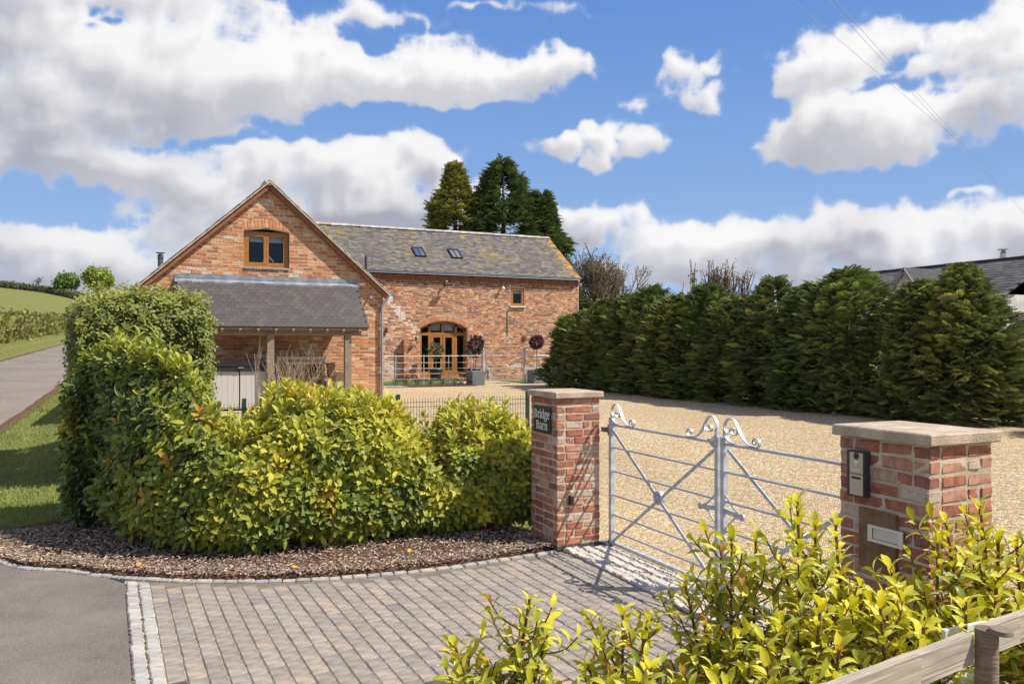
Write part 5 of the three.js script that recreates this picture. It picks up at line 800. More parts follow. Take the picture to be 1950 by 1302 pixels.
{
  const row = [[10.1, 2.92, 0.88, 1.0], [11.0, 2.62, 0.72, 0.7], [11.8, 2.25, 0.5, 0.16], [12.75, 3.05, 0.85, 0.9], [13.75, 2.98, 0.9, 0.95], [15.05, 3.05, 0.92, 0.95], [16.3, 2.98, 0.9, 0.95], [17.6, 3.10, 0.92, 0.95], [18.9, 3.12, 0.95, 1.0], [20.2, 3.2, 0.95, 1.0], [21.5, 3.25, 0.95, 1.0], [22.8, 3.05, 0.95, 1.0], [24.1, 2.95, 0.95, 0.9], [25.4, 2.72, 0.85, 0.8]];
  const names2 = ['broad near conifer at the right end of the screening row', 'second conifer from the right in the screening row, beside the broad end tree', 'thin gappy conifer with the timber fence showing behind it', 'tall pointed conifer left of the gap in the screening row', 'fifth conifer from the right end of the screening row', 'sixth conifer from the right end of the screening row', 'conifer below the bare twiggy tops in the screening row', 'eighth conifer from the right end of the screening row', 'conifer in the middle of the far half of the screening row', 'fifth conifer from the barn end of the screening row', 'fourth conifer from the barn end of the screening row', 'third conifer from the barn end, standing right of the barn corner', 'second conifer from the barn end, overlapping the barn corner', 'last low conifer of the row, in front of the barn wall'];
  row.forEach(([w, h0, rad, d], i) => { const h = h0 + [0.08, 0.14, -0.15, 0.14, -0.06, 0.12, -0.2, 0.08, -0.16, 0.1, -0.14, 0.05, -0.2, -0.1][i];
    const o = thing('hedge_conifer', 'dark green ' + names2[i], 'conifer', [13.98 + (i === 0 ? 0.05 : 0), T(13.9, w), -w], 'conifers screening the right side of the gravel');
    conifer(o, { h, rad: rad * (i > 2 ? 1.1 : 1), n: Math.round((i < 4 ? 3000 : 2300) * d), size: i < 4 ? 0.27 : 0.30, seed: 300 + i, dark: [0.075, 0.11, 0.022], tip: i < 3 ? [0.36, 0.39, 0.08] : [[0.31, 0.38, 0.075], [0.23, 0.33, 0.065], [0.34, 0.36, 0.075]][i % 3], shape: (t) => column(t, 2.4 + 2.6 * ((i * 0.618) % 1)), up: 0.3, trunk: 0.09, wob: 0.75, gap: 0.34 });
    if (i === 0) { const r = rngOf(4), l = [], c = []; for (let k = 0; k < 26; k++) { l.push(frame(V3(-0.55 + (r() - 0.5) * 0.25, 2.55 - 0.5 * r(), 0.15 + (r() - 0.5) * 0.25), V3((r() - 0.5) * 0.6, -1, (r() - 0.5) * 0.6), r() * 6, 0.28 + 0.2 * r())); c.push(mixc([0.32, 0.20, 0.07], [0.42, 0.30, 0.12], r())); } inst('dead_branch', sprays[1], needle, l, o, c); }
  });
  const cone = (t) => Math.pow(1 - t, 0.8) * (0.92 + 0.18 * Math.sin(t * 26)) + 0.03;
  const tall = (x, w, h, rad, label, o) => { const t = thing('tall_conifer', label, 'conifer', [x, T(x, w), -w]); conifer(t, { h, rad, n: 3600, size: 1.0, seed: 60 + x, dark: [0.06, 0.10, 0.025], tip: [0.20, 0.27, 0.055], shape: cone, low: 0.12, trunk: 0.35, up: 0.1, wob: 0.5, ...o }); };
  tall(17.3, 46.6, 13.0, 4.3, 'tall yellowish conifer behind the barn roof, left of the group', { tip: [0.48, 0.44, 0.07], dark: [0.11, 0.13, 0.025], size: 0.6, up: 0.15, gap: 0.36, n: 8000 });
  tall(20.0, 45.2, 13.3, 3.5, 'tallest dark conifer in the middle of the group behind the barn', { shape: (t) => Math.pow(1 - Math.pow(t, 2.2), 0.75) * (0.9 + 0.15 * Math.sin(t * 22)) + 0.02, gap: 0.38, size: 0.56, n: 11000 });
  tall(22.3, 44.4, 11.4, 3.0, 'dark drooping conifer at the right of the group behind the barn', { shape: (t) => Math.pow(1 - t, 0.62) * (0.9 + 0.2 * Math.sin(t * 20)) + 0.03, gap: 0.38, size: 0.56, up: -0.1, n: 8500 });
}
// ---------------------------------------------------------------- broadleaved and bare trees
function branchTree(o, { h, spread, seed, levels = 4, leaf, leaves, size, trunk = 0.14, colors, mat: lmat, bark = M.bark, first = 0.3, up = 0.5, kids = [3, 5] }) {
  const r = rngOf(seed), wood = [], ends = [];
  const grow = (p, d, len, rad, lv) => {
    const e = p.clone().addScaledVector(d, len), m = p.clone().lerp(e, 0.5).add(V3((r() - 0.5) * len * 0.15, 0, (r() - 0.5) * len * 0.15)); wood.push(new THREE.TubeGeometry(new THREE.CatmullRomCurve3([p, m, e]), lv > 2 ? 4 : 2, rad, lv > 1 ? 5 : 3));
    if (lv <= 1) { ends.push([e, d]); ends.push([m, d]); return; }
    const n = kids[0] + Math.floor(r() * (kids[1] - kids[0] + 1)); for (let i = 0; i < n; i++) { const a = r() * 6.28, t = 0.45 + 0.55 * r(), q = p.clone().lerp(e, t), nd = d.clone().multiplyScalar(0.75).add(V3(Math.cos(a) * spread, up * (0.4 + r()) * 0.6, Math.sin(a) * spread)).normalize(); grow(q, nd, len * (0.55 + 0.25 * r()), rad * 0.55, lv - 1); }
  };
  for (let s = 0; s < (first < 0 ? 7 : 1); s++) grow(V3(first < 0 ? (r() - 0.5) * 0.8 : 0, 0, first < 0 ? (r() - 0.5) * 0.5 : 0), V3((r() - 0.5) * (first < 0 ? 0.6 : 0.1), 1, (r() - 0.5) * (first < 0 ? 0.6 : 0.1)).normalize(), h * Math.abs(first), trunk, levels);
  part('branches', wood, bark, o);
  if (leaves) { const l = [], c = []; for (let i = 0; i < leaves; i++) { const [e, d] = ends[Math.floor(r() * ends.length)]; l.push(frame(e.clone().add(V3((r() - 0.5), (r() - 0.5), (r() - 0.5)).multiplyScalar(size * 1.6)), V3(r() - 0.5, r() - 0.2, r() - 0.5), r() * 6, size * (0.6 + 0.8 * r()))); c.push(mixc(colors[0], colors[1], r())); } inst('crown', leaf, lmat || leafWhite, l, o, c); }
}
const clump = (seed, n) => { const q = rngOf(seed), out = []; for (let i = 0; i < n; i++) { const g = leafGeo(0.42, 0.3, 0.2, 0.4, 2); g.applyMatrix4(leafMatrix(V3((q() - 0.5), (q() - 0.5), (q() - 0.5)), V3(q() - 0.5, q() - 0.5, q() - 0.5).normalize(), q() * 6, q() * 2, 0.8 + 0.5 * q(), q)); out.push(g.toNonIndexed()); } return mergeGeometries(out, false); };
{
  const C = clump(5, 12), sing = clump(6, 4);
  const t1 = thing('bare_tree', 'thin spreading tree with few brown leaves behind the barn corner', 'tree', [25.3, T(25, 43.2), -43.2]); branchTree(t1, { h: 8.0, spread: 0.5, seed: 9, levels: 5, leaf: sing, leaves: 2600, size: 0.17, trunk: 0.16, colors: [[0.16, 0.11, 0.05], [0.24, 0.22, 0.08]], first: -0.42, up: 0.7, kids: [3, 4], bark: mat(0.2, 0.16, 0.13, 0.95) });
  const t2 = thing('twiggy_shrub_tree', 'bare twiggy tree top rising above the conifer row', 'tree', [15.2, T(15, 18.6), -18.6]); branchTree(t2, { h: 3.6, spread: 0.27, seed: 14, levels: 4, leaf: sing, leaves: 700, size: 0.10, trunk: 0.06, colors: [[0.12, 0.09, 0.04], [0.2, 0.19, 0.06]], first: -0.5, up: 0.9, kids: [3, 4] });
  const t3 = thing('twiggy_shrub_tree', 'low twiggy pale shrub showing above the far half of the conifer row', 'tree', [17.0, T(15, 23), -23.5]); branchTree(t3, { h: 2.9, spread: 0.7, seed: 15, levels: 4, leaf: sing, leaves: 600, size: 0.12, trunk: 0.07, colors: [[0.2, 0.14, 0.07], [0.24, 0.22, 0.09]], first: -0.45, up: 0.8 });
  // trees on the skyline beyond the lane
  const f1 = thing('field_tree', 'bright green rounded tree on the field skyline, the larger of two', 'tree', [-12.7, T(-12.7, 225), -225]); branchTree(f1, { h: 14.5, spread: 0.75, seed: 21, levels: 4, leaf: C, leaves: 3400, size: 1.15, trunk: 0.4, colors: [[0.17, 0.25, 0.02], [0.40, 0.46, 0.04]], first: 0.24, up: 0.75, kids: [5, 7] });
  const f2 = thing('field_tree', 'smaller green tree left of the larger one on the field skyline', 'tree', [-20.2, T(-20.2, 229), -229]); branchTree(f2, { h: 9.0, spread: 0.9, seed: 22, levels: 4, leaf: C, leaves: 1500, size: 1.1, trunk: 0.35, colors: [[0.11, 0.20, 0.03], [0.24, 0.36, 0.06]], first: 0.28, up: 0.5, kids: [4, 6] });
  const f3 = thing('leafless_tree', 'small grey leafless tree on the field skyline', 'tree', [-26.5, T(-26.5, 232) , -232]); branchTree(f3, { h: 5.5, spread: 0.9, seed: 23, levels: 5, trunk: 0.22, first: 0.34, up: 0.5, kids: [3, 5], bark: mat(0.30, 0.27, 0.26, 0.95) });
  // hedges beyond the lane
  const hedgeRun = (label, pts, hgt, thick, n, seed, cols) => { const o = thing('field_hedge', label, 'hedge', [0, 0, 0]), r = rngOf(seed), l = [], c = []; for (let i = 0; i < n; i++) { const s = r() * (pts.length - 1), k = Math.floor(s), f = s - k, x = lerp(pts[k][0], pts[k + 1][0], f) + (r() - 0.5) * thick, w = lerp(pts[k][1], pts[k + 1][1], f), y = T(x, w) + hgt * Math.pow(r(), 0.7) * (0.85 + 0.3 * fbm(w * 0.3, 3, 3)); l.push(frame(V3(x, y, -w), V3(r() - 0.2, r(), r() - 0.3), r() * 6, 0.55 + 0.4 * r())); c.push(mixc(cols[0], cols[1], clamp(0.6 * fbm(w * 0.15, 7, 3) + 0.6 * r() - 0.1))); } inst('foliage', C, leafWhite, l, o, c); };
  hedgeRun('trimmed hedge along the far side of the lane', [[-10.8, 30], [-10.8, 70], [-11, 110], [-10.5, 150]], 1.7, 1.1, 5200, 41, [[0.14, 0.17, 0.03], [0.36, 0.34, 0.07]]);
  hedgeRun('thin dark hedge along the field skyline', [[-60, 215], [-40, 236], [-24, 230], [-14, 215]], 1.3, 1.6, 2600, 42, [[0.10, 0.12, 0.04], [0.2, 0.22, 0.07]]);
  // bare stems in front of the log store
  const b = thing('bare_shrub', 'leafless twiggy shrub in front of the storage box and logs', 'shrub', [2.55, T(2.5, 15), -15]); branchTree(b, { h: 2.2, spread: 0.55, seed: 77, levels: 4, trunk: 0.014, first: -0.36, up: 0.8, kids: [2, 4], bark: mat(0.34, 0.26, 0.18, 0.9) });
  const b2 = thing('bare_shrub', 'single bare branching stem in front of the storage box doors', 'shrub', [1.75, T(1.7, 15), -15]); branchTree(b2, { h: 2.0, spread: 0.35, seed: 78, levels: 3, trunk: 0.012, first: 0.5, up: 0.7, kids: [2, 3], bark: mat(0.40, 0.32, 0.24, 0.9) });
}

// ---------------------------------------------------------------- garden fence, planters and lawn before the arched doorway
{
  const m = M.railMetal, FW = 28.6;
  const estate = (name, label, x0, x1, posts, group) => { const o = thing(name, label, 'fence', [x0, Y0, -FW], group); for (const x of posts) part('post', box(0.022, 1.16, 0.045, x - x0, 0.58, 0), m, o); [1.11, 0.86, 0.64, 0.44, 0.24].forEach((y, i) => part('rail', i ? box(x1 - x0, 0.026, 0.01, (x1 - x0) / 2, y, 0.005 * 0) : bar(V3(0, y, 0), V3(x1 - x0, y, 0), 0.014, 8), m, o)); return o; };
  estate('estate_fence', 'silver estate railing in front of the arched doorway', 6.6, 11.7, [6.9, 8.25, 9.35, 10.35, 11.3]);
  estate('estate_fence', 'silver estate railing right of the garden gate, by the conifers', 13.66, 16.6, [14.9, 15.35, 16.5]);
  for (const [x, l] of [[11.78, 'left'], [13.58, 'right']]) { const o = thing('gate_post', `white round metal post on the ${l} of the garden gate`, 'gate post', [x, Y0, -FW], 'garden gate posts'); part('shaft', cyl(0.06, 0.06, 1.3, 0, 0.65, 0, 16), M.gatePaint, o); part('finial', [new THREE.SphereGeometry(0.065, 14, 10).translate(0, 1.37, 0), cyl(0.075, 0.075, 0.03, 0, 1.29, 0, 16)], M.gatePaint, o); }
  const g = thing('garden_gate', 'thin white metal garden gate standing ajar with a diagonal brace', 'gate', [13.5, Y0, -FW], undefined, -0.12);
  part('frame', [bar(V3(-0.04, 0.1, 0), V3(-0.04, 1.18, 0), 0.015), bar(V3(-1.5, 0.1, 0), V3(-1.5, 1.18, 0), 0.015), bar(V3(-0.04, 1.12, 0), V3(-1.5, 1.12, 0), 0.012), bar(V3(-0.04, 0.12, 0), V3(-1.5, 0.12, 0), 0.012)], M.gatePaint, g);
  for (const y of [0.86, 0.62, 0.36]) part('rail', bar(V3(-0.04, y, 0), V3(-1.5, y, 0), 0.008), M.gatePaint, g);
  part('brace', bar(V3(-0.05, 1.0, 0.02), V3(-1.45, 0.12, 0.02), 0.013), M.gatePaint, g); part('scroll', new THREE.TorusGeometry(0.13, 0.01, 6, 20).translate(-1.35, 0.62, 0.02), M.gatePaint, g);
  // lawn strips and flag path behind the fence, planting bed along it
  struct('lawn', merge([loft(span(28.9, 31.6, 10).map((w) => span(7.0, 11.2, 12).map((x) => [x, w])), 0.018), loft(span(28.4, 32.2, 10).map((w) => span(13.5, 19, 12).map((x) => [x, w])), 0.018)]), mat(0.10, 0.19, 0.03, 0.95, { map: rep(grassTex, 1.6) }), 'green lawn strips before the long wall');
  struct('flag_path', loft(span(27.2, 28.5, 4).map((w) => span(6.2, 8.5, 6).map((x) => [x, w])), 0.022), mat(0.36, 0.37, 0.38, 0.85, { map: rep(mottle, 0.9) }), 'grey paved strip beside the planting bed');
  struct('planting_bed', loft(span(27.3, 28.5, 4).map((w) => span(8.4, 11.1, 8).map((x) => [x, w])), 0.03), M.soil, 'narrow planting bed along the railing');
  const r = rngOf(313), blade = leafGeo(0.34, 0.022, 0.2, 0.7, 3), pos = [5.9, 6.5, 7.0, 7.5, 8.0, 8.4, 8.9, 9.4, 9.8, 10.2, 10.6, 11.0];
  const tl = ['first tuft of strap leaves beside the downpipe', 'second tuft of strap leaves from the downpipe', 'third tuft of strap leaves from the downpipe, on the grey paved strip', 'fourth tuft of strap leaves from the downpipe', 'tuft of strap leaves where the grey paving ends', 'sixth tuft of strap leaves from the downpipe', 'tuft of strap leaves left of the middle of the planting bed', 'tuft of strap leaves at the middle of the planting bed', 'tuft of strap leaves right of the middle of the planting bed', 'third tuft of strap leaves left of the square planter', 'second tuft of strap leaves left of the square planter', 'tuft of strap leaves right next to the square planter'];
  const tuft0 = thing('plant_tuft', 'tuft of green strap leaves in the bed along the silver railing', 'plant', [0, 0, 0], 'leafy tufts along the railing'); { const l = [], c = []; for (let i = 0; i < 22; i++) { l.push(frame(V3((r() - 0.5) * 0.1, 0, (r() - 0.5) * 0.1), V3((r() - 0.5) * 1.1, 1, (r() - 0.5) * 1.1), r() * 6, 0.7 + 0.5 * r())); c.push(mixc([0.05, 0.1, 0.02], [0.13, 0.2, 0.04], r())); } inst('leaves', blade, leafWhite, l, tuft0, c); }
  pos.forEach((x, i) => { const o = i ? tuft0.clone() : tuft0; if (i) { o.name = numbered('plant_tuft'); scene.add(o); } o.position.set(x, Y0 + 0.02, -(27.5 + 0.5 * r())); o.rotation.y = r() * 6; o.userData.label = tl[i]; });
  // planters
  const ball = (o, y, rad, colors, seed, n, leafG) => { const q = rngOf(seed), l = [], c = []; for (let i = 0; i < n; i++) { const a = q() * 6.28, b = Math.acos(2 * q() - 1), k = rad * (0.35 + 0.65 * Math.cbrt(q())) * (0.85 + 0.3 * fbm(a * 2, b * 2, 2)); const d = V3(Math.sin(b) * Math.cos(a), Math.cos(b), Math.sin(b) * Math.sin(a)); l.push(frame(d.clone().multiplyScalar(k).add(V3(0, y, 0)), d.clone().add(V3(q() - 0.5, q() * 0.6, q() - 0.5)), q() * 6, 0.8 + 0.6 * q())); c.push(mixc(colors[0], colors[1], q())); } inst('crown', leafG, leafWhite, l, o, c); };
  const purple = [[0.065, 0.02, 0.026], [0.15, 0.045, 0.058]], small = leafGeo(0.13, 0.06, 0.3, 0.5, 3);
  const square = (x, w, side, sz) => {
    const b = thing('square_planter', `square dark grey lattice-patterned planter ${side}`, 'planter', [x, Y0, -w], 'lattice planters', 0.08), lm = mat(0.13, 0.135, 0.15, 0.55), lt = mat(0.34, 0.35, 0.37, 0.5), s = sz / 2;
    part('box', chamfer(sz, sz, sz, 0.01, 0).translate(0, s, 0), lm, b);
    for (const a of [0, Math.PI / 2, -Math.PI / 2]) { const lat = []; for (let i = -3; i <= 3; i++) for (const q of [-1, 1]) { const c0 = i * sz / 4; const p = []; for (const t of [-1, 1]) p.push([c0 + q * t * s * 0.9, s + t * s * 0.9]); const cl = (A, B) => { const f = (X) => clamp(X, -s * 0.9, s * 0.9); const t0 = A[0] === B[0] ? 0 : (f(A[0]) - A[0]) / (B[0] - A[0]), t1 = (f(B[0]) - A[0]) / (B[0] - A[0]); return [[lerp(A[0], B[0], t0), lerp(A[1], B[1], t0)], [lerp(A[0], B[0], t1), lerp(A[1], B[1], t1)]]; }; const [A, B] = cl(...p); if (Math.hypot(A[0] - B[0], A[1] - B[1]) > 0.04) lat.push(bar(V3(A[0], A[1], s + 0.004), V3(B[0], B[1], s + 0.004), 0.007, 4)); } const g2 = merge(lat); g2.rotateY(a); part('lattice', g2, lt, b, 'stuff'); }
    const t = thing('standard_tree', `purple-leaved lollipop tree in the square planter ${side}`, 'tree', [x, Y0 + sz, -w], 'purple standard trees'); part('trunk', tube([V3(0, -0.05, 0), V3(0.02, 0.45, 0), V3(-0.01, 0.95, 0)], 0.016, 8, 6), M.bark, t); ball(t, x < 12 ? 1.0 : 1.1, x < 12 ? 0.27 : 0.20, purple, 40 + x, 420, small);
  };
  square(11.20, 27.95, 'left of the garden gate', 0.54); square(14.0, 28.35, 'right of the garden gate', 0.54);
  const pot = (x, w, side, col, seed, flower) => { const o = thing('round_pot', `black tapered plant pot ${side} of the arched doors`, 'plant pot', [x, Y0 + 0.02, -w], 'black pots by the doorway'); part('pot', new THREE.LatheGeometry([[0.0, 0], [0.21, 0], [0.28, 0.42], [0.31, 0.44], [0.31, 0.5], [0.27, 0.5], [0.25, 0.44], [0, 0.44]].map(([a, b]) => new THREE.Vector2(a, b)), 24), mat(0.035, 0.037, 0.045, 0.4), o);
    const t = thing('pot_tree', `small clipped green tree in the black pot ${side} of the arched doors`, 'tree', [x, Y0 + 0.44, -w]); part('trunk', cyl(0.014, 0.018, 0.65, 0, 0.3, 0, 6), M.bark, t); ball(t, 0.86, 0.28, col, seed, 260, small); };
  pot(11.05, 32.15, 'on the left', [[0.05, 0.07, 0.02], [0.26, 0.24, 0.07]], 5); pot(12.75, 32.0, 'on the right', [[0.04, 0.06, 0.02], [0.10, 0.11, 0.04]], 6);
  const mk = thing('bench', 'pale stone bench against the wall right of the doorway', 'bench', [13.35, Y0, -32.6]); part('seat', box(1.0, 0.08, 0.35, 0, 0.46, 0), M.stone, mk); for (const x of [-0.35, 0.35]) part('leg', box(0.12, 0.42, 0.3, x, 0.21, 0), M.stone, mk);
}
// ---- dark wire mesh fence behind the laurel
{
  const W = 13, x0 = -0.3, x1 = 6.25, o = thing('mesh_fence', 'thin dark green wire mesh fence between the laurel and the gravel', 'fence', [0, 0, -W]), top = (x) => 1.335, wires = [], k = [];
  const n = Math.round((x1 - x0) / 0.052); for (let i = 0; i <= n; i++) { const x = x0 + i * 0.052; k.push(mtx(x, 0.62, 0, 0, 0, 0, 1, 1, 1)); }
  inst('upright_wires', new THREE.BoxGeometry(0.0055, 1.46, 0.0055), M.wire, k, o);
  for (const y of [1.28, 1.20, 1.02, 0.84, 0.66, 0.48, 0.3]) part('cross_wire', box(x1 - x0, 0.007, 0.012, (x0 + x1) / 2, y, 0.005), M.wire, o);
  for (const x of [x1, 3.8, 1.3]) part('post', box(0.06, 1.6, 0.06, x, 0.62, -0.03), M.wire, o);
}
// ---- close-boarded fence behind the conifers
{
  const X = 15.3, o = thing('board_fence', 'weathered vertical-board timber fence behind the conifer row', 'fence', [X, 0, 0]), r = rngOf(515), fm = [[0.30, 0.21, 0.14], [0.25, 0.18, 0.125], [0.34, 0.25, 0.175], [0.22, 0.155, 0.11]].map((c) => mat(...c, 0.9, { map: rep(woodTex, 0.6) })), g = chamfer(0.02, 1.5, 0.146, 0.003, 0.004, r);
  for (let w = 5; w < 27; w += 0.15) { const m = part('board', g, fm[Math.floor(r() * 4)], o); m.position.set((r() - 0.5) * 0.012, T(X, w) + 0.76 + (r() - 0.5) * 0.012, -w); }
  for (let w = 5; w < 27; w += 2.4) part('post', box(0.09, 1.55, 0.09, 0.06, T(X, w) + 0.78, -w), fm[1], o);
}
// ---- neighbouring white house and its barn behind the fence
{
  const h = thing('white_house', 'white bungalow with dark slate roof and gabled dormers behind the conifer row', 'house', [0, 0, 0]), wm = mat(0.72, 0.72, 0.70, 0.8, { map: rep(mottle, 1.5) }), sm = mat(0.07, 0.07, 0.072, 0.9, { map: rep(mottle, 1) }), slateT = [[0.085, 0.083, 0.085], [0.065, 0.064, 0.066], [0.11, 0.105, 0.10]];
  const hx = 25, x1 = 31, w0 = 16.9, w1 = 24.5;              // ridge along w
  part('wall', box(6, 3.2, w1 - w0, hx + 3, Y0 + 1.6, -(w0 + w1) / 2), wm, h);
  const ridge = 5.34, eave = 3.65; const sl = Math.hypot(3.3, ridge - eave), an = Math.atan2(ridge - eave, 3.3);
  const roof = grp('roof', h); part('slope', metricUV(new THREE.BoxGeometry(sl, 0.08, w1 - w0 + 0.5)).rotateZ(an).translate(hx - 0.3 + 1.65, (ridge + eave) / 2, -(w0 + w1) / 2), sm, roof); part('slope', metricUV(new THREE.BoxGeometry(sl, 0.08, w1 - w0 + 0.5)).rotateZ(-an).translate(hx + 3 + 1.65, (ridge + eave) / 2, -(w0 + w1) / 2), sm, roof);
  const r = rngOf(1), l = [], c = []; for (let j = 0; j < 16; j++) for (let w = w0 - 0.2; w < w1 + 0.2; w += 0.3) { const t = (j + 0.5) / 16; l.push(mtx(hx - 0.3 + 3.3 * t, eave + 0.05 + (ridge - eave) * t, -(w + (j % 2) * 0.15), 0, 0, an - 0.05, 1)); c.push(tint(slateT[Math.floor(r() * 3)], 0.8 + 0.4 * r())); } inst('slates', new THREE.BoxGeometry(0.27, 0.014, 0.29), mat(1, 1, 1, 0.92), l, roof, c);
  for (let i = 0; i < 24; i++) part('ridge_tile', chamfer(0.22, 0.09, 0.42, 0.02, 0.01, r).translate(hx + 3, ridge + 0.06, -(w0 - 0.1 + i * 0.43)), sm, roof);
  for (const [w, k] of [[20.0, 1], [22.6, 1]]) { const d = grp('dormer', h), s = new THREE.Shape([new THREE.Vector2(-0.85, 0), new THREE.Vector2(0.85, 0), new THREE.Vector2(0, 1.15)]), X = hx + 0.0; part('gable', metricUV(new THREE.ExtrudeGeometry(s, { depth: 2.4, bevelEnabled: false }).rotateY(Math.PI / 2).translate(X - 0.25, 3.85, -w)), wm, d); part('cheek', box(0.3, 0.9, 1.7, X - 0.08, 3.5, -w), wm, d);
    for (const q of [-1, 1]) { const an2 = Math.atan2(1.15, 0.85); part('dormer_roof', metricUV(new THREE.BoxGeometry(2.6, 0.06, 1.55)).rotateX(q * an2).translate(X + 0.95, 3.85 + 0.60, -w + q * 0.45), sm, d); part('barge', metricUV(new THREE.BoxGeometry(0.04, 0.13, 1.5)).rotateX(q * an2).translate(X - 0.36, 3.85 + 0.56, -w + q * 0.44), mat(0.2, 0.2, 0.2, 0.7), d); } part('window', box(0.05, 0.6, 0.7, X - 0.27, 3.62, -w), M.darkGrey, d); }
  for (const [w, y] of [[18.2, 2.6], [24.5, 2.6]]) { const q = grp('window', h); part('frame', box(0.06, 1.0, 1.2, hx - 0.02, y, -w), M.white, q); part('pane', box(0.02, 0.84, 1.04, hx - 0.055, y, -w), M.darkGrey, q); }
  const fl = part('flue', [cyl(0.12, 0.12, 1.5, 29.6, 5.05, -19.6, 14), cyl(0.2, 0.2, 0.03, 29.6, 5.95, -19.6, 14), cyl(0.06, 0.12, 0.1, 29.6, 5.86, -19.6, 10, true)], M.steel, roof);
  const b = thing('tiled_outbuilding', 'brown clay-tiled outbuilding roof with a skylight at the right edge', 'outbuilding', [0, 0, 0]), tw0 = 11.0, tw1 = 17.2, bx = 26.2, e2 = 3.05, r2 = 4.95, run2 = 3.2, an3 = Math.atan2(r2 - e2, run2);
  part('wall', box(6, 2.3, tw1 - tw0 - 0.3, bx + 3.3, Y0 + 1.1, -(tw0 + tw1) / 2), wm, b);
  const br = grp('roof', b); part('slope', metricUV(new THREE.BoxGeometry(Math.hypot(run2, r2 - e2), 0.08, tw1 - tw0)).rotateZ(an3).translate(bx + run2 / 2, (e2 + r2) / 2, -(tw0 + tw1) / 2), mat(0.12, 0.08, 0.06, 0.9), br); part('slope', metricUV(new THREE.BoxGeometry(Math.hypot(run2, r2 - e2), 0.08, tw1 - tw0)).rotateZ(-an3).translate(bx + run2 * 1.5, (e2 + r2) / 2, -(tw0 + tw1) / 2), mat(0.12, 0.08, 0.06, 0.9), br);
  const l2 = [], c2 = []; for (let j = 0; j < 13; j++) for (let w = tw0; w < tw1; w += 0.2) { const t = (j + 0.5) / 13; l2.push(mtx(bx + run2 * t, e2 + 0.065 + (r2 - e2) * t, -(w + (j % 2) * 0.1), 0, 0, an3 - 0.09, 1)); c2.push(tint([[0.24, 0.15, 0.10], [0.17, 0.11, 0.085], [0.28, 0.2, 0.14], [0.12, 0.09, 0.08]][Math.floor(r() * 4)], 0.8 + 0.5 * r())); } inst('tiles', new THREE.BoxGeometry(0.33, 0.025, 0.19), mat(1, 1, 1, 0.85), l2, br, c2);
  const sk = grp('rooflight', br); part('frame', box(1.0, 0.08, 0.8, 0, 0.08, 0), M.black, sk); part('pane', box(0.86, 0.02, 0.66, 0, 0.13, 0), mat(0.25, 0.32, 0.45, 0.08, { metalness: 0.8 }), sk); sk.position.set(bx + 1.75, (e2 + r2) / 2 + 0.12, -15.2); sk.rotation.z = an3;
}
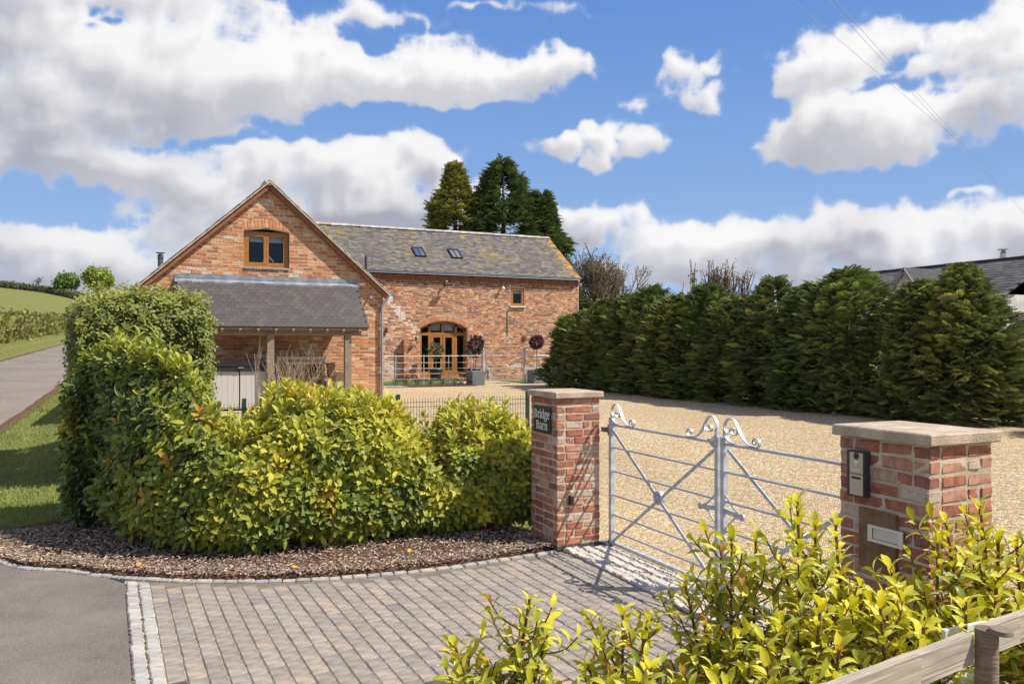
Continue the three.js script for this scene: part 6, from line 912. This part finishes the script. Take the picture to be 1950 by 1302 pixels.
// ---- planting beyond the near pillar, right edge
{
  const r = rngOf(717), o = thing('strap_leaf_plant', 'tuft of strap leaves with pale flowers at the gravel edge, right', 'plant', [12.95, T(13, 7.9), -7.9]), l = [], c = [], g = leafGeo(0.5, 0.03, 0.2, 0.6, 4); for (let i = 0; i < 26; i++) { l.push(frame(V3((r() - 0.5) * 0.15, 0, (r() - 0.5) * 0.15), V3((r() - 0.5) * 0.9, 1, (r() - 0.5) * 0.9), r() * 6, 0.7 + 0.5 * r())); c.push(mixc([0.06, 0.11, 0.02], [0.16, 0.22, 0.04], r())); } inst('leaves', g, leafWhite, l, o, c);
  part('flower', [0, 1, 2].map((i) => new THREE.SphereGeometry(0.03, 7, 5).translate((i - 1) * 0.06, 0.52 + 0.06 * i, 0)), mat(0.8, 0.7, 0.4, 0.8), o).userData.kind = 'stuff';
  const s = thing('dark_shrub', 'low dark leafy shrub behind the gravel edging at the right', 'shrub', [13.9, T(14, 7.6), -7.6]), l2 = [], c2 = []; const G = shootGeo(88, 8, 0.2, 0.09, 0.045, 1.2, 0.5); for (let i = 0; i < 420; i++) { const a = r() * 6.28, q = Math.sqrt(r()); l2.push(frame(V3(Math.cos(a) * q * 0.9, 0.1 + 0.75 * r() * (1 - q * q * 0.6), Math.sin(a) * q * 0.9), V3(Math.cos(a), 0.8, Math.sin(a)), r() * 6, 0.8 + 0.4 * r())); c2.push(mixc([0.035, 0.06, 0.015], [0.08, 0.12, 0.025], r())); } inst('foliage', G, leafWhite, l2, s, c2);
  const e = new THREE.Group(); e.name = 'bed_edging'; e.userData = { kind: 'structure', label: 'low pale stone edging between gravel and planting' }; scene.add(e); const eg = chamfer(0.08, 0.12, 0.9, 0.01, 0.01, r); for (let w = 3; w < 8.4; w += 0.92) { const m = part('edging_stone', eg, M.stone, e); m.position.set(13.05, T(13.05, w) + 0.02, -w); }
}
// ---- overhead wires
{
  const cable = (label, a, b, sag) => { const o = thing('overhead_wire', label, 'cable', [0, 0, 0]); const pts = span(0, 1, 24).map((t) => V3(lerp(a[0], b[0], t), lerp(a[1], b[1], t) - sag * 4 * t * (1 - t), -lerp(a[2], b[2], t))); part('cable', tube(pts, 0.0042, 60, 5), mat(0.40, 0.44, 0.52, 0.6), o); };
  cable('pair of thin overhead wires crossing the upper right sky, lower wire', [3.1, 7.95, 6.1], [52.1, 10.8, 33], 0.05);
  cable('pair of thin overhead wires crossing the upper right sky, upper wire', [3.2, 7.97, 6.05], [52.1, 10.95, 33], 0.05);
  cable('single fainter overhead wire left of the pair in the right sky', [2.6, 8.0, 6.75], [53.3, 10.8, 32.2], 0.12);
  cable('thin overhead wire dropping to the barn roof from the left', [-13, 22, 101], [3.0, 6.1, 31.2], 0.1);
}
// ---- short grass blades on the near verge
{
  const r = rngOf(55), l = [], c = [], g = new THREE.BufferGeometry(); g.setAttribute('position', new THREE.Float32BufferAttribute([-0.006, 0, 0, 0.006, 0, 0, 0.004, 0.05, 0.015], 3)); g.computeVertexNormals(); metricUV(g);
  for (let i = 0; i < 60000; i++) { const w = 10.6 + 26 * Math.pow(r(), 1.8), x = -3.1 + 2.6 * r(); if (w < 11.3 && x > -1.3 + 0.4 * r()) continue; if (w < 14.5 && x < kerbX(w) + 0.1) continue; const s = 0.5 + 0.6 * r() + w * 0.015; l.push(mtx(x, T(x, w) - 0.052, -w, (r() - 0.5) * 0.9, r() * 6.3, (r() - 0.5) * 0.9, s)); c.push(mixc([0.16, 0.22, 0.03], [0.40, 0.42, 0.10], clamp(0.8 * fbm(x * 2, w * 2, 3) + 0.5 * r() - 0.15))); }
  const m = inst('grass_blades', g, leafMat(1, 1, 1, { clearcoat: 0 }), l, scene, c); m.userData = { kind: 'stuff', label: 'short mown grass of the verge', category: 'grass' };
}
renderer.render(scene, camera);
